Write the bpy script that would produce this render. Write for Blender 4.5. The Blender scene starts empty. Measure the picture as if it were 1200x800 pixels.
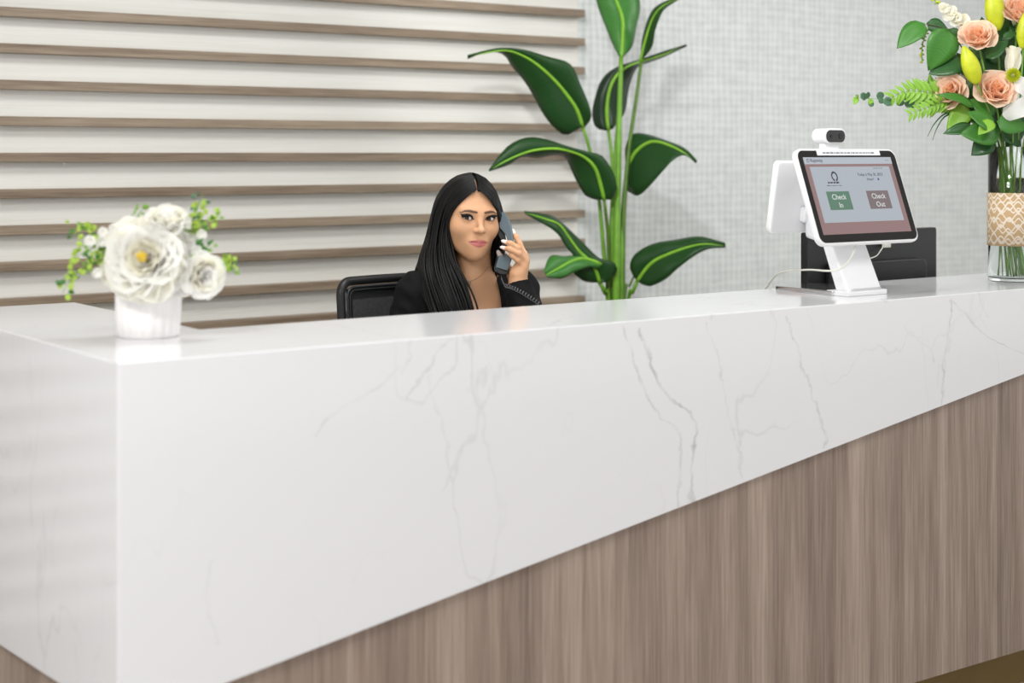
import bpy, bmesh, math, random
import numpy as np
from mathutils import Vector, Matrix

# ------------------------------------------------------------------ camera
F = 1829.0            # focal length in pixels of a 1200 px wide frame
HOR = 179.0           # horizon row
CAMX, CAMY, CAMZ = -1.0179, -2.5598, 1.44
SN, CS = 0.5858, 0.8104          # sine and cosine of the heading
scn = bpy.context.scene
col = scn.collection
cam_d = bpy.data.cameras.new('camera')
cam = bpy.data.objects.new('camera', cam_d)
col.objects.link(cam)
cam.location = (CAMX, CAMY, CAMZ)
cam.rotation_euler = (math.pi/2, 0, -math.atan2(SN, CS))
cam_d.sensor_width = 36
cam_d.lens = F*36/1200
cam_d.shift_y = -(400-HOR)/1200
cam_d.dof.use_dof = True
cam_d.dof.focus_distance = 4.15
cam_d.dof.aperture_fstop = 2.2
cam_d.clip_start = .05
scn.camera = cam

# ------------------------------------------------------------------ world, lamps, exposure
w = bpy.data.worlds.new('world'); scn.world = w; w.use_nodes = True
w.node_tree.nodes['Background'].inputs[0].default_value = (.985, 1.0, 1.0, 1)
w.node_tree.nodes['Background'].inputs[1].default_value = 0.98
vs = scn.view_settings
vs.view_transform = 'Standard'; vs.look = 'None'; vs.gamma = 1; vs.use_curve_mapping = False
vs.exposure = 0.36
def area(name, loc, sx, sy, power, color=(.985, 1, .995), tgt=None):
    d = bpy.data.lights.new(name, 'AREA'); d.shape = 'RECTANGLE'; d.size = sx; d.size_y = sy
    d.energy = power; d.color = color
    o = bpy.data.objects.new(name, d); col.objects.link(o); o.location = loc
    if tgt is not None:
        o.rotation_euler = (Vector(tgt)-Vector(loc)).to_track_quat('-Z', 'Y').to_euler()
    return o
area('ceiling_lamp_lobby', (-1.6, -1.2, 2.86), 1.0, 1.0, 64)
area('ceiling_lamp_lobby.001', (1.9, -1.6, 2.86), 1.2, 1.2, 20)
area('ceiling_lamp_desk', (1.0, .5, 2.86), 1.2, .6, 20)
area('ceiling_lamp_desk.001', (3.9, .6, 2.86), 1.2, .6, 15)

sp_d = bpy.data.lights.new('track_spot', 'SPOT'); sp_d.energy = 190; sp_d.spot_size = math.radians(46); sp_d.spot_blend = .6; sp_d.shadow_soft_size = .10; sp_d.color = (.985, 1, .995)
sp_o = bpy.data.objects.new('track_spot', sp_d); col.objects.link(sp_o); sp_o.location = (-.2, -1.0, 2.8)
sp_o.rotation_euler = (Vector((4.0, 2.2, 1.75))-sp_o.location).to_track_quat('-Z', 'Y').to_euler()

# ------------------------------------------------------------------ helpers
def P(px, py, z):
    """world point seen at pixel (px, py) at depth z"""
    X = (px-600)/F*z
    return Vector((CAMX+X*CS+z*SN, CAMY-X*SN+z*CS, CAMZ-(py-HOR)/F*z))
def depth_on_y(px, y):
    r = (px-600)/F
    return (y-CAMY)/(CS-r*SN)
def PY(px, py, y):              # on the vertical plane y = const
    return P(px, py, depth_on_y(px, y))
def PZ(px, py, zh):             # on the horizontal plane z = zh
    return P(px, py, (CAMZ-zh)*F/(py-HOR))

ORG = {}
def tag(o, label=None, cat=None, group=None, kind=None):
    if label: o['label'] = label
    if cat: o['category'] = cat
    if group: o['group'] = group
    if kind: o['kind'] = kind
    return o
def thing(name, loc, label=None, cat=None, group=None, kind=None):
    o = bpy.data.objects.new(name, None); col.objects.link(o)
    o.location = loc; o.empty_display_size = .05
    ORG[o] = Vector(loc)
    return tag(o, label, cat, group, kind)
def link(name, me, parent=None):
    o = bpy.data.objects.new(name, me); col.objects.link(o)
    if parent is not None:
        o.parent = parent; ORG[o] = ORG[parent]
    else:
        ORG[o] = Vector((0, 0, 0))
    return o
def mesh(name, V, Fc, m, parent=None, smooth=False, mi=None, loc=None):
    """V are world coordinates; parented meshes are stored relative to their root"""
    me = bpy.data.meshes.new(name)
    org = ORG[parent] if parent is not None else (Vector(loc) if loc is not None else Vector((0, 0, 0)))
    V = np.asarray([tuple(v) for v in V] if not isinstance(V, np.ndarray) else V, dtype=float) - np.array(org)
    me.from_pydata(V.tolist(), [], [tuple(int(i) for i in f) for f in Fc])
    ms = m if isinstance(m, (list, tuple)) else [m]
    for x in ms: me.materials.append(x)
    if mi is not None: me.polygons.foreach_set('material_index', np.asarray(mi, dtype=np.int32))
    if smooth: me.polygons.foreach_set('use_smooth', [True]*len(me.polygons))
    me.update()
    o = link(name, me, parent)
    if parent is None and loc is not None: o.location = loc; ORG[o] = Vector(loc)
    return o
def bm_obj(name, bm, m, parent=None, smooth=False, loc=None):
    V = [v.co.copy() for v in bm.verts]
    bm.verts.index_update()
    Fc = [[v.index for v in f.verts] for f in bm.faces]
    bm.free()
    return mesh(name, V, Fc, m, parent, smooth, loc=loc)
def prism_bm(pts, d, bev=0, seg=2):
    """polygon pts (3D, planar) extruded by vector d, optional bevel"""
    bm = bmesh.new(); d = Vector(d)
    a = [bm.verts.new(Vector(p)) for p in pts]; b = [bm.verts.new(Vector(p)+d) for p in pts]
    n = len(pts)
    bm.faces.new(a); bm.faces.new(b[::-1])
    for i in range(n): bm.faces.new((a[i], b[i], b[(i+1) % n], a[(i+1) % n]))
    bmesh.ops.recalc_face_normals(bm, faces=bm.faces)
    if bev: bmesh.ops.bevel(bm, geom=bm.edges[:], offset=bev, segments=seg, profile=.5, affect='EDGES')
    return bm
def box(name, a, b, m, parent=None, bev=0, seg=2, loc=None, smooth=False):
    x0, y0, z0 = a; x1, y1, z1 = b
    bm = prism_bm([(x0, y0, z0), (x1, y0, z0), (x1, y1, z0), (x0, y1, z0)], (0, 0, z1-z0), bev, seg)
    return bm_obj(name, bm, m, parent, smooth, loc=loc)
def prism(name, pts, d, m, parent=None, bev=0, seg=2, smooth=False, loc=None):
    return bm_obj(name, prism_bm(pts, d, bev, seg), m, parent, smooth, loc=loc)
def catmull(pts, n):
    pts = np.asarray([tuple(p) for p in pts], float)
    if len(pts) == 2:
        t = np.linspace(0, 1, n)[:, None]; return pts[0]*(1-t)+pts[1]*t
    E = np.vstack([2*pts[0]-pts[1], pts, 2*pts[-1]-pts[-2]])
    seg = np.linalg.norm(np.diff(pts, axis=0), axis=1); cum = np.concatenate([[0], np.cumsum(seg)])
    s = np.linspace(0, cum[-1], n); i = np.clip(np.searchsorted(cum, s, 'right')-1, 0, len(seg)-1)
    t = ((s-cum[i])/np.maximum(seg[i], 1e-9))[:, None]
    a, b, c, d = E[i], E[i+1], E[i+2], E[i+3]
    return .5*((2*b)+(-a+c)*t+(2*a-5*b+4*c-d)*t*t+(-a+3*b-3*c+d)*t**3)
def tube_vf(path, r, k=8, caps=True):
    path = np.asarray(path, float); n = len(path)
    r = np.broadcast_to(np.asarray(r, float), (n,))
    T = np.gradient(path, axis=0); T /= np.maximum(np.linalg.norm(T, axis=1), 1e-12)[:, None]
    up = np.array([0, 0, 1.0]) if abs(T[0][2]) < .9 else np.array([1.0, 0, 0])
    N = np.zeros_like(T); a = np.cross(T[0], up); a /= np.linalg.norm(a); N[0] = a
    for i in range(1, n):
        a = N[i-1]-T[i]*np.dot(N[i-1], T[i]); N[i] = a/max(np.linalg.norm(a), 1e-12)
    B = np.cross(T, N); th = np.linspace(0, 2*np.pi, k, endpoint=False)
    V = (path[:, None]+r[:, None, None]*(np.cos(th)[None, :, None]*N[:, None]+np.sin(th)[None, :, None]*B[:, None])).reshape(-1, 3)
    Fc = []
    for i in range(n-1):
        for j in range(k):
            Fc.append((i*k+j, i*k+(j+1) % k, (i+1)*k+(j+1) % k, (i+1)*k+j))
    if caps: Fc.append(tuple(range(k))[::-1]); Fc.append(tuple((n-1)*k+j for j in range(k)))
    return V, Fc
def tube(name, pts, r, m, parent=None, n=16, k=8, loc=None):
    path = catmull(pts, n)
    if not np.isscalar(r): r = np.interp(np.linspace(0, 1, n), np.linspace(0, 1, len(r)), r)
    V, Fc = tube_vf(path, r, k)
    return mesh(name, V, Fc, m, parent, True, loc=loc)
def lathe(name, prof, c, m, parent=None, k=40, fn=None, smooth=True):
    """prof: list of (r, z) ; c centre"""
    V = []; Fc = []; n = len(prof)
    for (r, z) in prof:
        for j in range(k):
            a = 2*math.pi*j/k; rr = fn(r, z, a) if fn else r
            V.append((c[0]+rr*math.cos(a), c[1]+rr*math.sin(a), c[2]+z))
    for i in range(n-1):
        for j in range(k):
            Fc.append((i*k+j, i*k+(j+1) % k, (i+1)*k+(j+1) % k, (i+1)*k+j))
    if prof[0][0] > 1e-6: Fc.append(tuple(range(k))[::-1])
    if prof[-1][0] > 1e-6: Fc.append(tuple((n-1)*k+j for j in range(k)))
    return mesh(name, V, Fc, m, parent, smooth)
def join_vf(parts):
    V = []; Fc = []; o = 0
    for v, f in parts:
        V.append(np.asarray(v, float)); Fc += [tuple(i+o for i in q) for q in f]; o += len(v)
    return np.vstack(V), Fc
def frame_mat(loc, fwd, nrm):
    """matrix with local Y along fwd, local Z along nrm"""
    y = Vector(fwd).normalized(); z = Vector(nrm); z = (z-y*z.dot(y))
    if z.length < 1e-5: z = y.orthogonal()
    z.normalize(); x = y.cross(z)
    M = Matrix((x, y, z)).transposed().to_4x4(); M.translation = Vector(loc); return M
def inst(name, me, M, parent, scale=1.0):
    """object sharing mesh data, placed by world matrix under its root"""
    o = bpy.data.objects.new(name, me); col.objects.link(o); o.parent = parent
    sc = scale if not np.isscalar(scale) else (scale,)*3
    M2 = M @ Matrix.Diagonal((sc[0], sc[1], sc[2], 1))
    M2 = Matrix.Translation(-ORG[parent]) @ M2
    o.matrix_local = M2
    ORG[o] = ORG[parent]
    return o

# ------------------------------------------------------------------ materials
def srgb(r, g, b):
    f = lambda c: (c/255/12.92 if c/255 <= .04045 else ((c/255+.055)/1.055)**2.4)
    return (f(r), f(g), f(b), 1)
def mat(name, c, rough=.5, metal=0, spec=.5, trans=0, ior=1.45, emis=None, es=0, sss=0, coat=0, alpha=1, vary=0, vscale=30, bump=0, bscale=200, transl=0):
    m = bpy.data.materials.new(name); m.use_nodes = True
    nt = m.node_tree; b = nt.nodes['Principled BSDF']; I = b.inputs
    c = c if len(c) == 4 else (*c, 1)
    I['Base Color'].default_value = c; I['Roughness'].default_value = rough; I['Metallic'].default_value = metal
    I['Specular IOR Level'].default_value = spec; I['Transmission Weight'].default_value = trans; I['IOR'].default_value = ior
    I['Coat Weight'].default_value = coat; I['Coat Roughness'].default_value = .05
    I['Alpha'].default_value = alpha
    if emis: I['Emission Color'].default_value = emis; I['Emission Strength'].default_value = es
    if sss:
        I['Subsurface Weight'].default_value = sss; I['Subsurface Radius'].default_value = (1, .4, .2); I['Subsurface Scale'].default_value = .006
    if vary or bump:
        tc = nt.nodes.new('ShaderNodeTexCoord')
    if vary:
        nz = nt.nodes.new('ShaderNodeTexNoise'); nz.inputs['Scale'].default_value = vscale; nz.inputs['Detail'].default_value = 4
        nt.links.new(tc.outputs['Object'], nz.inputs['Vector'])
        mr = nt.nodes.new('ShaderNodeMapRange'); mr.inputs[1].default_value = .3; mr.inputs[2].default_value = .7
        mr.inputs[3].default_value = 1-vary; mr.inputs[4].default_value = 1+vary
        nt.links.new(nz.outputs['Fac'], mr.inputs[0])
        hv = nt.nodes.new('ShaderNodeHueSaturation'); hv.inputs['Color'].default_value = c
        nt.links.new(mr.outputs[0], hv.inputs['Value']); nt.links.new(hv.outputs[0], I['Base Color'])
    if bump:
        n2 = nt.nodes.new('ShaderNodeTexNoise'); n2.inputs['Scale'].default_value = bscale
        nt.links.new(tc.outputs['Object'], n2.inputs['Vector'])
        bp = nt.nodes.new('ShaderNodeBump'); bp.inputs['Strength'].default_value = bump; bp.inputs['Distance'].default_value = .002
        nt.links.new(n2.outputs['Fac'], bp.inputs['Height']); nt.links.new(bp.outputs[0], I['Normal'])
    if transl:
        out = nt.nodes['Material Output']; tr = nt.nodes.new('ShaderNodeBsdfTranslucent'); mx = nt.nodes.new('ShaderNodeMixShader')
        tr.inputs['Color'].default_value = c; mx.inputs[0].default_value = transl
        nt.links.new(b.outputs[0], mx.inputs[1]); nt.links.new(tr.outputs[0], mx.inputs[2]); nt.links.new(mx.outputs[0], out.inputs[0])
    return m
def ramp(nt, stops):
    r = nt.nodes.new('ShaderNodeValToRGB'); e = r.color_ramp.elements
    e[0].position = stops[0][0]; e[0].color = stops[0][1]; e[1].position = stops[-1][0]; e[1].color = stops[-1][1]
    for p, c in stops[1:-1]:
        q = e.new(p); q.color = c
    return r
def noise(nt, vec, scale, detail=4, rough=.5, dist=0):
    n = nt.nodes.new('ShaderNodeTexNoise'); n.inputs['Scale'].default_value = scale; n.inputs['Detail'].default_value = detail
    n.inputs['Roughness'].default_value = rough; n.inputs['Distortion'].default_value = dist
    nt.links.new(vec, n.inputs['Vector']); return n.outputs['Fac']
def mapping(nt, s, rot=(0, 0, 0), loc=(0, 0, 0)):
    tc = nt.nodes.new('ShaderNodeTexCoord'); mp = nt.nodes.new('ShaderNodeMapping')
    mp.inputs['Scale'].default_value = s; mp.inputs['Rotation'].default_value = rot; mp.inputs['Location'].default_value = loc
    nt.links.new(tc.outputs['Object'], mp.inputs['Vector']); return mp.outputs[0]
def math_n(nt, op, a, b=None, c=None):
    n = nt.nodes.new('ShaderNodeMath'); n.operation = op
    for i, x in enumerate((a, b, c)):
        if x is None: continue
        if isinstance(x, (int, float)): n.inputs[i].default_value = x
        else: nt.links.new(x, n.inputs[i])
    return n.outputs[0]
def wood_mat(name, dark, mid, light, stretch, rough=.5, bandw=9.0, fine=70.0):
    """grain runs along the axis whose stretch is small"""
    m = bpy.data.materials.new(name); m.use_nodes = True; nt = m.node_tree; b = nt.nodes['Principled BSDF']
    v1 = mapping(nt, tuple(s*bandw for s in stretch)); v2 = mapping(nt, tuple(s*fine for s in stretch))
    n1 = noise(nt, v1, 1.0, 5, .6, .6); n2 = noise(nt, v2, 1.0, 3, .6, .3)
    f = math_n(nt, 'ADD', math_n(nt, 'MULTIPLY', n1, .62), math_n(nt, 'MULTIPLY', n2, .38))
    r = ramp(nt, [(.35, dark), (.5, mid), (.65, light)])
    nt.links.new(f, r.inputs[0]); nt.links.new(r.outputs[0], b.inputs['Base Color'])
    b.inputs['Roughness'].default_value = rough
    bp = nt.nodes.new('ShaderNodeBump'); bp.inputs['Strength'].default_value = .15; bp.inputs['Distance'].default_value = .001
    nt.links.new(n2, bp.inputs['Height']); nt.links.new(bp.outputs[0], b.inputs['Normal'])
    return m
MAIN_VEINS = [
 ([(728, 382), (740, 410), (752, 450), (772, 485), (795, 508), (797, 560), (793, 600)], .0055, .55),
 ([(750, 384), (758, 405), (768, 440), (790, 470), (806, 485), (814, 505), (811, 560), (812, 605)], .007, .8),
 ([(828, 378), (838, 415), (850, 470), (860, 515), (873, 560)], .005, .35),
 ([(922, 370), (935, 410), (948, 455), (958, 480), (968, 525)], .006, .6),
 ([(1114, 350), (1110, 400), (1106, 440), (1104, 475)], .006, .6),
 ([(1115, 352), (1132, 370), (1150, 390), (1172, 402), (1200, 416)], .007, .6),
 ([(1058, 382), (1075, 400), (1090, 412), (1096, 425)], .005, .35),
 ([(532, 396), (512, 412), (498, 435), (478, 470)], .005, .45),
 ([(470, 430), (440, 455), (400, 478), (365, 512)], .006, .4),
 ([(503, 438), (510, 475), (522, 515), (520, 575)], .004, .35),
 ([(480, 395), (476, 425), (470, 440)], .004, .3),
 ([(250, 655), (243, 690), (252, 725), (257, 755)], .004, .25),
 ([(1145, 340), (1150, 352), (1158, 372)], .004, .35),
]
def marble_mat():
    m = bpy.data.materials.new('veined_white_quartz'); m.use_nodes = True; nt = m.node_tree; b = nt.nodes['Principled BSDF']
    base = srgb(229, 229, 232); vein = srgb(168, 169, 174)
    v = mapping(nt, (1, 1, .55), rot=(.0, .5, .0))
    tot = None
    for sc, off, wd, dens, amt in ((1.7, 11.3, .004, 1.3, .30), (2.6, 27.0, .0045, 1.6, .25)):
        vv = nt.nodes.new('ShaderNodeVectorMath'); vv.operation = 'ADD'; vv.inputs[1].default_value = (off, off*.7, off*.3)
        nt.links.new(v, vv.inputs[0])
        n = noise(nt, vv.outputs[0], sc, 6, .45, .25)
        d = math_n(nt, 'ABSOLUTE', math_n(nt, 'SUBTRACT', n, .5))
        line = nt.nodes.new('ShaderNodeMapRange'); line.inputs[1].default_value = 0; line.inputs[2].default_value = wd
        line.inputs[3].default_value = 1; line.inputs[4].default_value = 0; nt.links.new(d, line.inputs[0])
        mk = noise(nt, vv.outputs[0], dens*1.7, 2)
        mkr = nt.nodes.new('ShaderNodeMapRange'); mkr.inputs[1].default_value = .46; mkr.inputs[2].default_value = .68; nt.links.new(mk, mkr.inputs[0])
        x = math_n(nt, 'MULTIPLY', math_n(nt, 'MULTIPLY', line.outputs[0], mkr.outputs[0]), amt)
        tot = x if tot is None else math_n(nt, 'MAXIMUM', tot, x)
    # the main veins of the front slab, each a curve x(z) with a ragged edge
    tc = nt.nodes.new('ShaderNodeTexCoord'); sep = nt.nodes.new('ShaderNodeSeparateXYZ'); nt.links.new(tc.outputs['Object'], sep.inputs[0])
    j1 = math_n(nt, 'MULTIPLY', math_n(nt, 'SUBTRACT', noise(nt, tc.outputs['Object'], 14, 5, .65), .5), .075)
    pat = noise(nt, tc.outputs['Object'], 22, 3, .6)
    xj = math_n(nt, 'ADD', sep.outputs[0], j1)
    for pts, wd, amt in MAIN_VEINS:
        q = [PY(px, py, 0) for px, py in pts]; q.sort(key=lambda p: p.z); z0, z1 = q[0].z, q[-1].z; xs = [p.x for p in q]; xa, xb = min(xs)-.01, max(xs)+.01
        mr = nt.nodes.new('ShaderNodeMapRange'); mr.clamp = False; mr.inputs[1].default_value = z0; mr.inputs[2].default_value = z1; nt.links.new(sep.outputs[2], mr.inputs[0])
        fc = nt.nodes.new('ShaderNodeFloatCurve'); cu = fc.mapping.curves[0]
        pp = [((p.z-z0)/(z1-z0), (p.x-xa)/(xb-xa)) for p in q]
        cu.points[0].location = pp[0]; cu.points[-1].location = pp[-1]
        for a in pp[1:-1]: cu.points.new(*a)
        fc.mapping.update(); nt.links.new(mr.outputs[0], fc.inputs['Value'])
        xc = math_n(nt, 'MULTIPLY_ADD', fc.outputs[0], xb-xa, xa)
        dd = math_n(nt, 'ABSOLUTE', math_n(nt, 'SUBTRACT', xj, xc))
        ln = nt.nodes.new('ShaderNodeMapRange'); ln.inputs[1].default_value = 0; ln.inputs[2].default_value = wd; ln.inputs[3].default_value = 1; ln.inputs[4].default_value = 0; nt.links.new(dd, ln.inputs[0])
        win = math_n(nt, 'MULTIPLY', math_n(nt, 'GREATER_THAN', mr.outputs[0], 0), math_n(nt, 'LESS_THAN', mr.outputs[0], 1))
        pm = nt.nodes.new('ShaderNodeMapRange'); pm.inputs[1].default_value = .38; pm.inputs[2].default_value = .66; pm.inputs[3].default_value = .25; pm.inputs[4].default_value = 1; nt.links.new(pat, pm.inputs[0])
        x = math_n(nt, 'MULTIPLY', math_n(nt, 'MULTIPLY', ln.outputs[0], win), math_n(nt, 'MULTIPLY', pm.outputs[0], amt)); tot = math_n(nt, 'MAXIMUM', tot, x)
    mx = nt.nodes.new('ShaderNodeMix'); mx.data_type = 'RGBA'; nt.links.new(tot, mx.inputs['Factor'])
    mx.inputs[6].default_value = base; mx.inputs[7].default_value = vein
    nt.links.new(mx.outputs[2], b.inputs['Base Color'])
    b.inputs['Roughness'].default_value = .13; b.inputs['Specular IOR Level'].default_value = .5
    return m
def wallpaper_mat():
    m = bpy.data.materials.new('woven_grey_wallpaper'); m.use_nodes = True; nt = m.node_tree; b = nt.nodes['Principled BSDF']
    tc = nt.nodes.new('ShaderNodeTexCoord'); sp = nt.nodes.new('ShaderNodeSeparateXYZ'); nt.links.new(tc.outputs['Object'], sp.inputs[0])
    a = noise(nt, mapping(nt, (36, 1, 9)), 1.0, 3, .6)       # soft vertical slubs
    c = noise(nt, mapping(nt, (9, 1, 36), loc=(3, 1, 8)), 1.0, 3, .6)       # soft horizontal slubs
    d = noise(nt, mapping(nt, (25, 1, 260)), 1.0, 2, .5)     # fine thread
    wx = math_n(nt, 'MULTIPLY', math_n(nt, 'SINE', math_n(nt, 'ADD', math_n(nt, 'MULTIPLY', sp.outputs[0], 200.0), math_n(nt, 'MULTIPLY', noise(nt, mapping(nt, (7, 1, 2)), 1.0, 2), 9.0))), a)
    wz = math_n(nt, 'MULTIPLY', math_n(nt, 'SINE', math_n(nt, 'ADD', math_n(nt, 'MULTIPLY', sp.outputs[2], 200.0), math_n(nt, 'MULTIPLY', noise(nt, mapping(nt, (2, 1, 7)), 1.0, 2), 9.0))), c)
    f = math_n(nt, 'ADD', math_n(nt, 'ADD', math_n(nt, 'MULTIPLY', a, .36), math_n(nt, 'MULTIPLY', c, .36)), math_n(nt, 'MULTIPLY', d, .28))
    f = math_n(nt, 'ADD', f, math_n(nt, 'ADD', math_n(nt, 'MULTIPLY', wx, .16), math_n(nt, 'MULTIPLY', wz, .10)))
    r = ramp(nt, [(.34, srgb(202, 205, 204)), (.5, srgb(218, 221, 220)), (.66, srgb(229, 231, 230))])
    nt.links.new(f, r.inputs[0]); nt.links.new(r.outputs[0], b.inputs['Base Color']); b.inputs['Roughness'].default_value = .75
    bp = nt.nodes.new('ShaderNodeBump'); bp.inputs['Strength'].default_value = .25; bp.inputs['Distance'].default_value = .002
    nt.links.new(f, bp.inputs['Height']); nt.links.new(bp.outputs[0], b.inputs['Normal'])
    return m
M = {}
M['marble'] = marble_mat()
M['wallpaper'] = wallpaper_mat()
M['wood'] = wood_mat('grey_brown_wood_panel', srgb(116, 99, 89), srgb(147, 129, 117), srgb(176, 159, 146), (1, 1, .03), .45, 12, 150)
M['slat'] = wood_mat('grey_brown_slat', srgb(112, 95, 78), srgb(144, 126, 107), srgb(172, 154, 134), (.035, 1, 1), .33, 22, 170)
M['board'] = wood_mat('pale_grained_board', srgb(226, 223, 216), srgb(235, 233, 227), srgb(242, 240, 235), (.02, 1, 1), .5, 20, 160)
M['brass'] = mat('olive_bronze_kick', srgb(120, 98, 56), .4, .3, vary=.08, vscale=6)
M['ceiling'] = mat('white_ceiling', srgb(235, 235, 232), .9, vary=.02)
M['floor'] = wood_mat('floor_planks', srgb(128, 116, 104), srgb(146, 134, 122), srgb(164, 152, 140), (1, .05, 1), .35)
M['white_lam'] = mat('white_laminate', srgb(225, 225, 222), .4, vary=.02)
# ================================================================== the room
WALL_Y = 2.20
SLAT_Y = WALL_Y-.054
CEIL = 2.90
box('floor', (-4.5, -5, -.1), (9, WALL_Y+.1, 0), M['floor'])['kind'] = 'structure'
box('ceiling', (-4.5, -5, CEIL), (9, WALL_Y+.1, CEIL+.1), M['ceiling'])['kind'] = 'structure'
wall = box('wall_back', (-4.5, WALL_Y, 0), (9, WALL_Y+.1, CEIL), M['wallpaper'])
wall['kind'] = 'structure'
# horizontal slats with pale boards between them
PITCH = 42.9/F*depth_on_y(0, SLAT_Y)
SL_H = 11.2/F*depth_on_y(0, SLAT_Y)
SL_X1 = PY(686, 100, SLAT_Y).x
SL_X0 = -2.2
k0 = -int(CAMZ/PITCH); k1 = int((CEIL-CAMZ)/PITCH)
for k in range(k0, k1+1):
    zt = CAMZ+k*PITCH
    box('slat', (SL_X0, SLAT_Y, zt-SL_H), (SL_X1, WALL_Y, zt), M['slat'], wall, .0012, 1)
    z1 = zt+PITCH-SL_H
    if z1 < CEIL: box('wall_board', (SL_X0, WALL_Y-.012, zt), (SL_X1-.004, WALL_Y, z1), M['board'], wall)
for px in (75, 338):
    c = PY(px, 191.5, SLAT_Y+.012)
    zt = CAMZ-SL_H
    lathe('slat_clip', [(.003, -.007), (.0038, -.006), (.0038, -.001), (.003, 0)], (c.x, c.y, zt), M['ceiling'], wall, k=8)

# ================================================================== reception counter
TOP = 1.08
pin = PZ(228, 384.5, TOP); pfar = PZ(89, 354, TOP)
ARM_W = .5*(pin.x+pfar.x); LEDGE = .37*.5+.5*pin.y; ARM_D = pfar.y
LEN = 4.4
cz = P(138, 848, PY(138, 425, 0).y*0+depth_on_y(138, 0)).z         # where the stone comes to a point at the corner
pr = PY(1200, 438, 0); pl = PY(265, 800, 0)
SLOPE = (pr.z-pl.z)/(pr.x-pl.x)
zd = lambda x: pl.z+SLOPE*(x-pl.x)
cz = zd(0)
# left return: line through (0,755) and (69,800) on plane x=0
def PX(px, py, x):
    r = (px-600)/F; d = (x-CAMX)/(r*CS+SN); return P(px, py, d)
a0 = PX(0, 755, 0); a1 = PX(69, 800, 0)
sl2 = (a0.z-a1.z)/(a0.y-a1.y)
KB = PY(1200, 761, .014).z; 
TH = .02
ctr = thing('reception_counter', (0, 0, 0), 'long white quartz reception counter with slanted stone front over grey-brown wood panel', 'counter')
# top slab: L shape
def prism_sel(name, pts, d, m, parent, sel, bev=.0025):
    bm = prism_bm(pts, d)
    es = [e for e in bm.edges if sel(e.verts[0].co) and sel(e.verts[1].co)]
    bmesh.ops.bevel(bm, geom=es, offset=bev, segments=3, profile=.5, affect='EDGES')
    return bm_obj(name, bm, m, parent)
prism_sel('countertop', [(TH, TH, TOP-TH), (LEN, TH, TOP-TH), (LEN, LEDGE, TOP-TH), (ARM_W, LEDGE, TOP-TH), (ARM_W, ARM_D, TOP-TH), (TH, ARM_D, TOP-TH)], (0, 0, TH), M['marble'], ctr, lambda c: c.z > TOP-.001 and (c.y > LEDGE-.001 or c.x > LEN-.001) and c.x > TH+.001)
xe = (TOP-.06-pl.z)/SLOPE+pl.x
pts = [(0, 0, cz), (0, 0, TOP), (LEN, 0, TOP), (LEN, 0, min(zd(LEN), TOP-.05))]
if zd(LEN) > TOP-.05: pts.append(((TOP-.05-pl.z)/SLOPE+pl.x, 0, TOP-.05))
prism_sel('stone_front', pts, (0, TH, 0), M['marble'], ctr, lambda c: c.y < .001 and (c.z > TOP-.001 or c.x < .001))
ylim = (1.0-a1.z)/sl2+a1.y
pts = [(0, TH, a1.z+sl2*(TH-a1.y)), (0, TH, TOP), (0, ARM_D, TOP), (0, ARM_D, min(a1.z+sl2*(ARM_D-a1.y), TOP-.05))]
prism_sel('stone_side', pts, (TH, 0, 0), M['marble'], ctr, lambda c: c.x < .001 and c.z > TOP-.001)
box('wood_front', (.014, .014, KB), (LEN, .034, TOP-TH-.002), M['wood'], ctr)
box('wood_side', (.014, .034, KB), (.034, ARM_D, TOP-TH-.002), M['wood'], ctr)
box('toe_kick', (.07, .07, 0), (LEN, .09, KB), M['brass'], ctr)
box('toe_kick', (.07, .09, 0), (.09, ARM_D-.02, KB), M['brass'], ctr)
# inner faces of the ledge wall and the work surface behind it
box('inner_panel', (ARM_W-.02, LEDGE-.04, .0), (LEN, LEDGE-.02, TOP-TH-.001), M['white_lam'], ctr)
box('inner_panel', (ARM_W-.04, LEDGE-.04, 0), (ARM_W-.02, ARM_D-.02, TOP-TH-.001), M['white_lam'], ctr)
box('end_panel', (.034, ARM_D-.02, KB), (ARM_W-.02, ARM_D, TOP-TH-.001), M['white_lam'], ctr)
DESK = .74; DESK_Y = LEDGE+.34
box('desk_top', (ARM_W-.02, LEDGE-.02, DESK-.03), (LEN, DESK_Y, DESK), M['white_lam'], ctr, .003)
for x in (2.3, 4.3):
    box('desk_support', (x, LEDGE-.02, 0), (x+.03, DESK_Y-.05, DESK-.03), M['white_lam'], ctr)
# ================================================================== self check-in kiosk on the ledge
M['white_pl'] = mat('white_plastic', srgb(238, 238, 240), .3, coat=.2, vary=.01)
M['black_pl'] = mat('black_plastic', srgb(30, 30, 31), .4, vary=.05)
M['black_gl'] = mat('black_glass', srgb(34, 33, 34), .1, spec=.5, vary=.02)
M['chrome'] = mat('polished_metal', srgb(205, 206, 208), .12, 1.0, vary=.02)
M['lens'] = mat('dark_lens', srgb(14, 14, 16), .08, vary=.02)
M['cable'] = mat('offwhite_cable', srgb(225, 224, 214), .5, vary=.02)
def screen(name, rgb, es=.7):
    c = srgb(*rgb); return mat(name, tuple(v*.12 for v in c[:3]), .16, emis=c, es=es, vary=.02, vscale=12)
M['ui_back'] = screen('ui_mauve_backdrop', (146, 120, 120)); M['ui_panel'] = screen('ui_pale_panel', (172, 178, 186)); M['ui_head'] = screen('ui_header', (178, 184, 192))
M['ui_green'] = screen('ui_green_button', (96, 128, 110)); M['ui_brown'] = screen('ui_taupe_button', (124, 112, 114)); M['ui_white'] = screen('ui_white_text', (225, 228, 228)); M['ui_dark'] = screen('ui_dark_text', (62, 64, 74), .5)
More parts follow.
